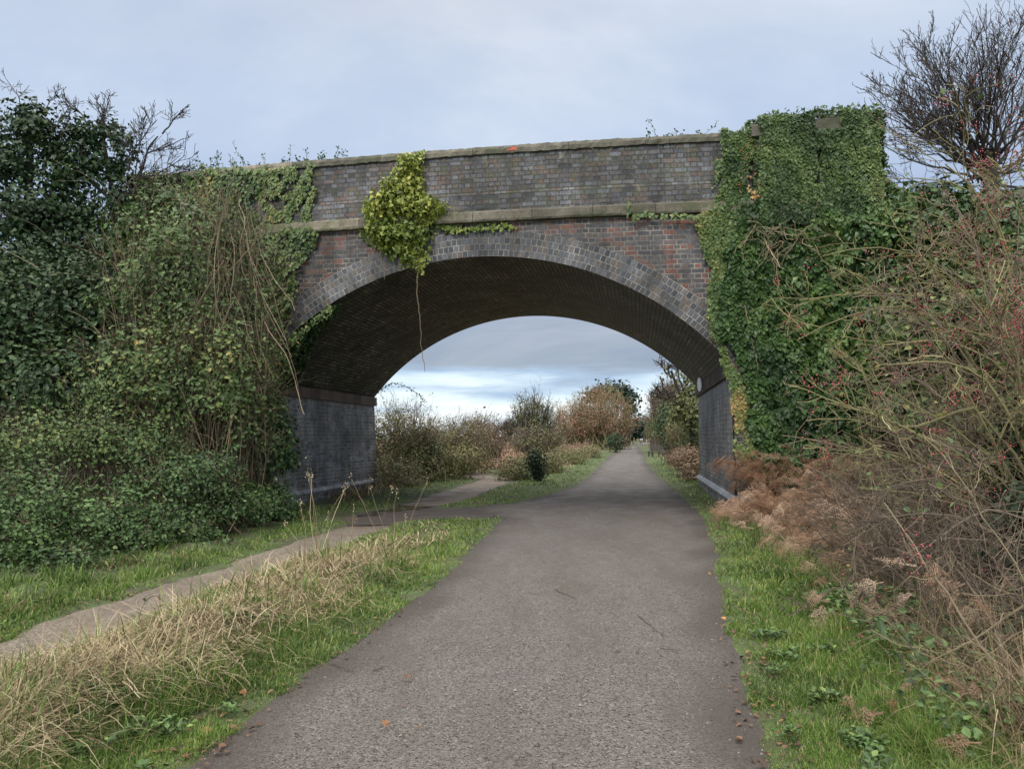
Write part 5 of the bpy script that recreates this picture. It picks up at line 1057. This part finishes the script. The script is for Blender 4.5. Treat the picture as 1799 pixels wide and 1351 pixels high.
# loose stones
ico = np.array([(1, 0, 0), (0, 1, 0), (-1, 0, 0), (0, -1, 0), (0, 0, 1), (0, 0, -1)], float)
n = 5200; x = rng.uniform(-2.4, 4.5, n); y = 3+rng.gamma(1.6, 3., n); k = (sd_main(x, y) < .05) & (y < 19); x, y = x[k], y[k]; n = len(x); r = rng.gamma(2., .0014, n)+.0018
V = np.stack([x, y, 0*x+.002], 1)[:, None]+ico[None]*r[:, None, None]*rng.uniform(.6, 1.3, (n, 6, 1)); b = np.arange(n)[:, None]*6; g = G()
F = np.concatenate([b+np.array(f) for f in ((0, 1, 4), (1, 2, 4), (2, 3, 4), (3, 0, 4), (1, 0, 5), (2, 1, 5), (3, 2, 5), (0, 3, 5))]); g.add(V.reshape(-1, 3), F, np.repeat(rng.uniform(0, 1, n), 6))
o = g.build('loose_stones', leafmat('loose_stone', [(.06, .055, .05), (.16, .145, .13), (.18, .165, .15), (.26, .24, .21)], .85, 0), None, origin=(0, 7, 0)); tag(o, 'loose pale grit scattered on the gravel path', 'gravel'); o['kind'] = 'stuff'
for k, (a, b, lab) in enumerate((((580, 1165), (622, 1179), 'dark twig lying at the left edge of the gravel path'), ((655, 1178), (677, 1169), 'short dark twig just right of the edge twig'), ((975, 1035), (1010, 1050), 'bent thin twig in the middle of the path ahead'), ((1120, 1080), (1165, 1118), 'long thin twig right of the path centre'), ((905, 1345), (925, 1318), 'twig at the bottom centre of the picture'), ((1160, 1138), (1195, 1142), 'small twig near the right half of the path below the long one'))):
    p, q = gp(*a, .015), gp(*b, .015); L = np.linspace(p, q, 9); L[1:-1] += rng.normal(0, .012, (7, 3))*np.array([1, 1, 0]); g = G(); tubes(g, L[None], np.linspace(.0035, .002, 9)[None]*np.hypot(*p[:2])/6, 5, .6)
    o = g.build('fallen_twig', MT_dark, None, origin=tuple(p)); tag(o, lab, 'twig', 'twigs fallen on the gravel path')
for k, (px, py, t, lab, sz) in enumerate(((420, 1073, .85, 'large orange leaf caught in the straw, the left one of a pair', .07), (441, 1080, .95, 'large orange-yellow leaf caught in the straw, the right one of a pair', .075), (365, 1285, .75, 'orange leaf on the muddy verge at the bottom left', .05), (430, 1218, .7, 'orange leaf on the grass edge above the muddy verge', .05), (332, 1222, .7, 'pinkish fallen leaf beside the straw on the left verge', .05), (98, 1325, .98, 'yellow leaf at the bottom left corner', .08), (676, 1274, .6, 'brown oak leaf on the gravel at left of centre', .045), (718, 1191, .45, 'small brown leaf on the gravel above the oak leaf', .035), (1245, 1008, .9, 'pale leaf on the right edge of the gravel', .04), (1275, 1088, .95, 'pale stone-like leaf on the right edge nearer the viewer', .045), (1343, 1168, .15, 'dark curled leaf in the right grass verge', .06))):
    p = gp(px, py, .10 if px < 460 and py < 1100 or px < 120 else .03); g = G(); leaves(g, p[None], [[.1, -.5, 1.]], [[rng.normal(), .4, .2]], [sz], [t], SH_OV*np.array([1.4, 1, 1.6]))
    leaves(g, p[None]+.001, [[.3, -.5, 1.]], [[rng.normal(), .4, .2]], [sz*.7], [t], SH_OV); o = g.build('fallen_leaf', ML_litter, None, origin=tuple(p)); tag(o, lab, 'leaf', 'single bright fallen leaves')

# ------------------------------------------------------------------ BEYOND THE BRIDGE
GB = 'shrubs along the paths beyond the bridge'
def shrub(label, blobs, lm, tm, nl, size, ns, srad, tb=.45, stb=.4, tw=4, name='bare_shrub', cat='shrub', arch=.0, amp=.3, group=GB, shape=SH_Q, shell=.5, reach=1.2):
    return bush(name, label, cat, blobs, lm, tm, nl, size, ns, srad, group, shape, tw, tb=tb, amp=amp, arch=arch, stb=stb, clump=5, shell=shell, reach=reach, zmin=-.6)
shrub('olive bramble heap hugging the far edge of the left abutment', [Bl(690, 850, 60, 55, 26, 1.4), Bl(740, 830, 55, 45, 29, 1.5)], ML_olive, MT_tan, 8500, .07, 150, .012, .6)
shrub('tall half-bare hawthorn showing just past the left abutment', [Bl(700, 780, 75, 70, 29, 1.7)], ML_olive, MT_tan, 5000, .075, 150, .012, .68, .45, 6)
shrub('dark green bush in the middle of the left hedge', [Bl(735, 800, 42, 42, 29.5, 1.2)], ML_ivyd, MT_dark, 3800, .11, 30, .015, .35)
shrub('reddish bare shrub in the left hedge with twigs against the sky', [Bl(800, 782, 70, 50, 35, 1.8)], ML_olive, MT_red, 4200, .08, 200, .014, .65, .5, 6)
shrub('low reddish shrub at the right end of the left hedge', [Bl(850, 775, 38, 42, 40, 1.6)], ML_rust, MT_red, 1300, .12, 120, .02, .25, .4, 5)
shrub('yellow-olive shrub low in front of the left hedge', [Bl(790, 810, 60, 32, 31, 1.3)], ML_olive, MT_olive, 3600, .09, 80, .013, .65)
# arching bramble shoot against the sky
g = G(); q = np.array([at(660, 690, 28), at(690, 672, 28), at(715, 680, 28), at(738, 695, 28), at(748, 712, 28)]); Q = resample(q, .08); tubes(g, Q[None], .012, 3, .2)
i = rng.integers(0, len(Q), 90); leaves(g, Q[i]+rng.normal(0, .05, (90, 3)), rng.normal(0, 1, (90, 3)), rng.normal(0, 1, (90, 3)), .07, .1, SH_OV); o = g.build('bramble_shoot', ML_ever, None, origin=tuple(q[0])); tag(o, 'long bramble shoot arching against the sky beside the left abutment', 'bramble')
# rough ground between the two paths and the field
shrub('low brown-olive hedge between the dirt path and the gravel path', [Bl(912, 830, 38, 30, 29.5, 1.0), Bl(950, 818, 42, 27, 34, 1.2), Bl(1000, 806, 36, 20, 44, 1.4), Bl(1036, 798, 22, 15, 58, 1.4)], ML_olive, MT_tan, 15000, .07, 260, .011, .5, .5, 3)
shrub('ivy-covered stump standing in the low hedge', [Bl(941, 810, 15, 19, 27.6, .32), Bl(945, 828, 12, 18, 27.6, .3)], ML_ever, MT_dark, 1500, .08, 14, .03, .35, .3, 0, 'ivy_stump', 'stump', 0, .2)
shrub('pinkish dead scrub along the back of the low hedge', [Bl(985, 795, 60, 12, 62, 1.8), Bl(1025, 790, 20, 12, 66, 1.2)], ML_rust, MT_tan, 2600, .12, 160, .015, .55, .55, 2)
shrub('twiggy hawthorn left of the rounded brown tree', [Bl(935, 742, 38, 46, 55, 2.0)], ML_olive, MT_dark, 4200, .10, 130, .025, .35, .35, 6)
shrub('purple-brown bare thicket below the twiggy hawthorn', [Bl(945, 775, 52, 28, 52, 2.0)], ML_olive, MT_red, 1500, .13, 160, .022, .3, .4, 4)
def rtree(label, blobs, nl, size, ns, srad, lm, tm, tb, stb, tw, name='rounded_tree', shape=SH_Q, group='trees beyond the bridge', amp=.2, reach=1.05):
    return bush(name, label, 'tree', blobs, lm, tm, nl, size, ns, srad, group, shape, tw, tb=tb, amp=amp, arch=.0, stb=stb, leafy='crown', clump=5, shell=.62, reach=reach, zmin=-.5)
rtree('large rounded tree holding rusty brown leaves left of the far path', [Bl(1056, 740, 60, 58, 95, 4.), Bl(1010, 750, 48, 42, 95, 3.5)], 16000, .15, 260, .045, ML_russet, MT_olive, .5, .5, 6)
rtree('dark bush at the foot of the rusty tree', [Bl(1081, 778, 15, 16, 76, 1.2)], 1100, .16, 20, .02, ML_ever, MT_dark, .4, .3, 1, 'evergreen_bush')
b0 = at(1102, 784, 135)
pc = [Bl(a, b, c, d, 135)+(n,) for a, b, c, d, D_, n in ((1060, 690, 26, 13, 84, 700), (1088, 688, 20, 12, 84, 600), (1105, 702, 13, 14, 82, 450), (1108, 722, 9, 12, 82, 260), (1040, 698, 16, 10, 86, 260), (1110, 748, 14, 9, 80, 420), (1120, 757, 14, 9, 80, 420), (1100, 760, 12, 10, 80, 320), (962, 700, 12, 6, 90, 0))]
limb_tree('pine_tree', 'dark pine rising behind the rusty rounded tree', 'tree', (b0[0], b0[1], 0), [([(b0[0], b0[1], 0), at(1108, 750, 135), at(1100, 715, 135), at(1080, 690, 135)],   .5), ([at(1104, 730, 135), at(1060, 695, 135)], .15), ([at(1110, 765, 135), at(1122, 752, 135)], .1)], .3, ML_pine, MT_dark, [c for c in pc if c[2]], .5, 'trees beyond the bridge')
# right-hand side
b0 = at(1212, 800, 34); f4 = lambda px, py: at(px, py, 33)
P = np.array([f4(1195, 700), f4(1185, 690), f4(1200, 680), f4(1175, 660), f4(1180, 665), f4(1190, 655), f4(1170, 690)]); dd = unit(np.array([[-.9, 0, .5], [-.9, 0, -.1], [-.4, 0, 1], [-.8, 0, .4], [-.2, 0, 1], [.3, 0, 1], [-.7, 0, -.4]]))
Pg = grow(P, dd, [1.3, 1.2, 1.3, .9, .8, 1., .7], 8, .4); R = np.linspace(.05, .02, 8)[None]*np.ones((7, 1))
cl = [Bl(a, b, c, d, D)+(n,) for a, b, c, d, D, n in ((1205, 700, 22, 22, 33, 420), (1225, 690, 16, 26, 33, 420), (1195, 725, 20, 20, 33, 600), (1222, 735, 20, 30, 33, 1100), (1180, 660, 14, 12, 33, 50), (1205, 665, 18, 16, 33, 160))]
limb_tree('gnarled_tree', 'gnarled ivy-flecked tree leaning out beside the right abutment', 'tree', (b0[0], b0[1], 0), [([(b0[0], b0[1], 0), f4(1215, 755), f4(1205, 715), f4(1190, 680), f4(1180, 650)], .16), ([f4(1208, 725), f4(1180, 700), f4(1165, 685), f4(1160, 660)], .07), ([f4(1195, 690), f4(1215, 665), f4(1225, 650)], .06)], .16, ML_olive, MT_dark, cl, .11, 'trees beyond the bridge', [(Pg, R, [(8, (25, 65), (.35, .7), .6, .2, .1, 6, .014), (5, (25, 65), (.4, .7), .6, .2, 0, 4, .011)])], twig_tint=.4)
shrub('dark evergreen bush overhanging the right side beyond the bridge', [Bl(1175, 745, 24, 34, 42, 1.3), Bl(1190, 775, 22, 30, 41, 1.2)], ML_ivyd, MT_dark, 3600, .12, 40, .02, .35, .3, 2, 'evergreen_bush', 'bush')
shrub('shaded conifer-like bush close behind the right abutment', [Bl(1218, 745, 22, 60, 36, 1.1), Bl(1232, 770, 20, 50, 33, .9)], ML_ever, MT_olive, 4200, .10, 60, .014, .6, .6, 3, 'evergreen_bush', 'bush')
shrub('olive and tan thicket between the evergreen bush and the abutment', [Bl(1200, 760, 24, 34, 39, 1.3)], ML_olive, MT_tan, 2400, .11, 120, .016, .6, .5, 4)
shrub('dry pinkish bramble bank below the right-hand trees', [Bl(1215, 812, 28, 24, 29, 1.0), Bl(1198, 805, 22, 15, 34, .8), Bl(1225, 835, 22, 20, 25.5, .8), Bl(1183, 800, 13, 9, 42, .7)], ML_rust, MT_tan, 5200, .08, 260, .011, .75, .6, 3)
shrub('brown bare hedge lining the right of the distant path', [Bl(1166, 745, 16, 34, 66, 2.), Bl(1149, 755, 12, 26, 80, 1.5), Bl(1146, 762, 9, 18, 105, 2.)], ML_olive, MT_red, 3600, .17, 150, .03, .45, .4, 4)
rtree('pale leafless oak far off right of the path', [Bl(1160, 705, 18, 20, 75, 2.5)], 240, .2, 60, .05, ML_far, MT_red, .5, .4, 8, 'bare_tree', reach=1.15)
rtree('second leafless tree behind the gnarled tree', [Bl(1185, 695, 18, 22, 70, 2.5)], 240, .2, 60, .05, ML_far, MT_red, .5, .35, 8, 'bare_tree', reach=1.15)
rtree('grey-green tree closing the view at the end of the path', [Bl(1128, 752, 22, 20, 210, 8.)], 3000, .5, 30, .1, ML_far, MT_red, .5, .4, 2, 'distant_tree')
rtree('second grey-green tree left of the path end', [Bl(1100, 762, 18, 12, 170, 5.)], 2200, .4, 30, .1, ML_far, MT_red, .7, .4, 2, 'distant_tree')
rtree('pale brown shrubbery left of the distant path beneath the pine', [Bl(1086, 775, 12, 12, 95, 2.)], 1500, .22, 40, .03, ML_rust, MT_red, .5, .4, 2, 'bare_shrub')
rtree('small bare tree on the far horizon between the two hedges', [Bl(893, 752, 15, 12, 330, 10.)], 300, .6, 60, .16, ML_far, MT_dark, .4, .3, 8, 'distant_tree', reach=1.2)
g = G()
for k in range(26): blob_leaves(g, (-130+k*14+rng.normal(0, 3), 420+rng.normal(0, 10), 3.+4*float(ground(-130+k*14., 420.))*.2), (12, 6, rng.uniform(4, 8)), 260, 1.5, 4, .3, .4, tb=.35)
o = g.build('distant_wood', ML_far, None, origin=(0, 420, 0)); tag(o, 'grey-brown line of woodland on the far horizon', 'woodland'); o['kind'] = 'stuff'
# brown scrub covering the field
g = G(); n = 16000; y = 30+rng.gamma(1.3, 32, n); x = np.interp(y, MY, XL)-3.5-rng.gamma(1.4, 9, n); k = (sd_path(x, y) > .9) & (y < 260) & (x > -110) & ~blocked(x, y); x, y = x[k], y[k]; n = len(x); i = np.repeat(np.arange(n), 4); D = y
h = rng.uniform(.05, .8, len(i))*(.7+.3*noise(np.stack([x, y, 0*x], 1), .25, 3))[i]
leaves(g, np.stack([x[i]+rng.normal(0, .2, len(i)), y[i]+rng.normal(0, .2, len(i)), ground(x, y)[i]+h], 1), rng.normal(0, 1, (len(i), 3))+np.array([0, -.5, .3]), rng.normal(0, .4, (len(i), 3))+np.array([0, 0, 1.]), np.clip(y[i]*.0035, .08, .5), np.clip(.5+.25*noise(np.stack([x, y, 0*x], 1), .12, 5)[i]+rng.normal(0, .15, len(i)), 0, 1))
o = g.build('field_scrub', ML_rust, None, origin=(-20, 70, 0)); tag(o, 'brown dead scrub covering the field beyond the left hedge', 'scrub'); o['kind'] = 'stuff'
# side hedges continuing to the vanishing point
g = G(); n = 5000; y = 100+rng.uniform(0, 120, n); sgn = rng.choice([-1, 1], n); x = np.where(sgn < 0, np.interp(y, MY, XL)-2.5-rng.gamma(1.5, 2, n), np.interp(y, RY, XR)+2.5+rng.gamma(1.5, 2, n)); D = y
leaves(g, np.stack([x, y, rng.uniform(.1, 3.4, n)], 1), rng.normal(0, 1, (n, 3)), rng.normal(0, 1, (n, 3)), .45, rng.uniform(0, 1, n)); o = g.build('distant_hedge', ML_far, None, origin=(20, 150, 0)); tag(o, 'hazy hedgerows either side of the farthest stretch of path', 'hedge'); o['kind'] = 'stuff'

# bench
M_wood = plain('weathered_dark_timber', (.07, .065, .058), .75, .35, 9)
c = gp(1152, 803); c = np.array([c[0], c[1], 0.]); sc = 1.0
b_ = thing('park_bench', 'dark timber bench with a backrest on the grass right of the distant path', 'bench', tuple(c))
az = 116*D2R; e1 = np.array([math.cos(az), math.sin(az), 0]); e2 = np.array([math.sin(az), -math.cos(az), 0])   # along the seat, toward the back
def bbox(name, a0, a1, b0, b1, z0, z1):
    g = G(); co_ = [c+e1*a+e2*b+np.array([0, 0, z]) for a in (a0, a1) for b in (b0, b1) for z in (z0, z1)]
    g.add(np.array(co_), [[0, 1, 3, 2], [4, 6, 7, 5], [0, 4, 5, 1], [2, 3, 7, 6], [0, 2, 6, 4], [1, 5, 7, 3]]); return g.build(name, M_wood, b_)
for a0, a1 in ((-.7, -.6), (.6, .7)):
    for b0_, b1 in ((-.22, -.13), (.14, .24)): bbox('leg', a0, a1, b0_, b1, 0, .40 if b0_ < 0 else .95)
for i_ in range(3): bbox('seat_board', -.85, .85, -.24+i_*.15, -.11+i_*.15, .40, .455)
for i_ in range(2): bbox('back_board', -.85, .85, .10, .14, .62+i_*.17, .76+i_*.17)
# distant white sign on posts, gate
M_w = plain('white_board', (.75, .75, .75), .6, .05, 4)
def post_sign(name, label, cat, px, py, w_, h_, D0, mat):
    p = at(px, py, D0); o = thing(name, label, cat, (p[0], p[1], 0)); g = G(); x0, y0, z0 = p
    def bb(g, x0, x1, y0, y1, z0, z1):
        V = [(x, y, z) for x in (x0, x1) for y in (y0, y1) for z in (z0, z1)]; g.add(np.array(V), [[0, 1, 3, 2], [4, 6, 7, 5], [0, 4, 5, 1], [2, 3, 7, 6], [0, 2, 6, 4], [1, 5, 7, 3]])
    bb(g, x0-w_/2, x0+w_/2, y0-.02, y0+.02, z0-h_/2, z0+h_/2); g.build('board', mat, o)
    for dx in (-.35, .35):
        g = G(); bb(g, x0+dx*w_-.05, x0+dx*w_+.05, y0+.021, y0+.12, 0, z0+h_/2); g.build('post', M_wood, o)
post_sign('notice_board', 'small white board at the far end of the gravel path', 'sign', 1126.5, 771, .55, .42, 150, M_w)
p = gp(1116, 779); p = np.array([23.5, 139., 0]); o = thing('field_gate', 'pale timber gate frame closing the green field at the end of the path', 'gate', at(1119, 775, 158)*np.array([1, 1, 0])); M_gt = plain('pale_timber', (.3, .28, .2), .8, .2, 5)
x0, y0, _ = at(1119, 775, 158)
for dx in (-1.2, 1.2):
    g = G(); tubes(g, np.array([[(x0+dx, y0, 0), (x0+dx, y0, 1.4)]]), .08, 6, 0); g.build('post', M_gt, o)
for z0 in (.45, .85, 1.25):
    g = G(); tubes(g, np.array([[(x0-1.2, y0, z0), (x0+1.2, y0, z0)]]), .05, 6, 0); g.build('rail', M_gt, o)

# ------------------------------------------------------------------ world, sun, camera
w = bpy.data.worlds.new('World'); scene.world = w; w.use_nodes = True; nt = w.node_tree; nd, lk = nt.nodes, nt.links
for n in list(nd): nd.remove(n)
tc = nd.new('ShaderNodeTexCoord'); sp = nd.new('ShaderNodeSeparateXYZ'); lk.new(tc.outputs['Generated'], sp.inputs[0])
def M(op, a, b=None, c=None, clamp=False):
    n = nd.new('ShaderNodeMath'); n.operation = op; n.use_clamp = clamp
    for i, v in enumerate((a, b, c)):
        if v is None: continue
        if hasattr(v, 'links'): lk.new(v, n.inputs[i])
        else: n.inputs[i].default_value = v
    return n.outputs[0]
X, Y, Z = sp.outputs
zc = M('MAXIMUM', Z, 0.)
den = M('ADD', zc, .12)
cv = nd.new('ShaderNodeCombineXYZ'); lk.new(M('DIVIDE', X, den), cv.inputs[0]); lk.new(M('DIVIDE', Y, den), cv.inputs[1])
cn = N_(nd, 'ShaderNodeTexNoise', Scale=.75, Detail=7., Roughness=.58); cn.inputs['Distortion'].default_value = .5; lk.new(cv.outputs[0], cn.inputs['Vector'])
cn2 = N_(nd, 'ShaderNodeTexNoise', Scale=2.4, Detail=6., Roughness=.55); cn2.inputs['Distortion'].default_value = .3
mp = nd.new('ShaderNodeMapping'); mp.inputs['Scale'].default_value = (1.6, 1.6, 9.); lk.new(tc.outputs['Generated'], mp.inputs[0]); lk.new(mp.outputs[0], cn2.inputs['Vector'])
zw = M('MULTIPLY_ADD', M('SUBTRACT', cn2.outputs[0], .5), .12, Z)
rz = ramp(nd, [(0., (.78, .84, .86)), (.045, (.84, .91, .94)), (.068, (.66, .80, .90)), (.084, (.38, .51, .68)), (.10, (.30, .355, .44)), (.13, (.31, .36, .45)), (.19, (.37, .43, .55)), (.27, (.41, .50, .65)), (.36, (.455, .55, .71)), (.5, (.53, .60, .72)), (.62, (.66, .66, .66)), (.8, (.72, .70, .66))])
lk.new(zw, rz.inputs[0])
rc = ramp(nd, [(.36, (.84, .87, .93)), (.5, (1., 1., 1.)), (.64, (1.24, 1.18, 1.10))]); lk.new(cn.outputs[0], rc.inputs[0])
cloud = mixc(nd, lk, 1., rz.outputs[0], rc.outputs[0], 'MULTIPLY')
# overcast: brighter overhead and behind the viewer where the veiled sun is
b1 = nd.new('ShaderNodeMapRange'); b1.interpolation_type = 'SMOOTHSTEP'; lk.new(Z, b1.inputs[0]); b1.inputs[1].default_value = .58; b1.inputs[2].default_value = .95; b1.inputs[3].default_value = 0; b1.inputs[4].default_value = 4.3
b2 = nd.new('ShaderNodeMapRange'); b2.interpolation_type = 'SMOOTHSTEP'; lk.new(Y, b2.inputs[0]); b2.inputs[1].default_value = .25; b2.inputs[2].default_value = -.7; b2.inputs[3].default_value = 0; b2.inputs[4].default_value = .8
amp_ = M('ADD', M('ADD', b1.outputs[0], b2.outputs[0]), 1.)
SUN_EL, SUN_AZ = 34*D2R, 205*D2R      # azimuth clockwise from +Y (sun behind, a little left)
sky = nd.new('ShaderNodeTexSky'); sky.sky_type = 'NISHITA'; sky.sun_disc = False; sky.sun_elevation = SUN_EL; sky.sun_rotation = SUN_AZ
bgs = nd.new('ShaderNodeBackground'); lk.new(sky.outputs[0], bgs.inputs[0]); bgs.inputs[1].default_value = .08
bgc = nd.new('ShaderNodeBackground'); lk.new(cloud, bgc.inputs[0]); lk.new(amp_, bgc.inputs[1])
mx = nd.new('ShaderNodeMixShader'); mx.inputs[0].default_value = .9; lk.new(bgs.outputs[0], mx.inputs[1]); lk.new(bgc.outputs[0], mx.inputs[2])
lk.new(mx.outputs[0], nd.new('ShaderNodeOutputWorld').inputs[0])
ld = bpy.data.lights.new('sun', 'SUN'); ld.energy = 1.5; ld.angle = 10*D2R; ld.color = (1, .95, .87)
lo = bpy.data.objects.new('sun', ld); COL.objects.link(lo)
from mathutils import Vector, Matrix
sd_ = Vector((math.sin(SUN_AZ)*math.cos(SUN_EL), math.cos(SUN_AZ)*math.cos(SUN_EL), math.sin(SUN_EL)))
lo.rotation_euler = sd_.to_track_quat('Z', 'Y').to_euler(); lo.location = sd_*60
cd = bpy.data.cameras.new('camera'); co = bpy.data.objects.new('camera', cd); COL.objects.link(co)
cd.sensor_width = 36; cd.lens = FPX/1799*36; cd.clip_end = 6000; cd.clip_start = .05
mt = Matrix(((Rv[0], Uv[0], -Fv[0], CAM[0]), (Rv[1], Uv[1], -Fv[1], CAM[1]), (Rv[2], Uv[2], -Fv[2], CAM[2]), (0, 0, 0, 1)))
co.matrix_world = mt; scene.camera = co
scene.view_settings.view_transform = 'Standard'; scene.view_settings.look = 'None'; scene.view_settings.exposure = .32; scene.view_settings.gamma = 1
scene.cycles.max_bounces = 6; scene.cycles.diffuse_bounces = 3; scene.cycles.glossy_bounces = 2; scene.cycles.transmission_bounces = 3; scene.cycles.transparent_max_bounces = 4
scene.cycles.use_denoising = True
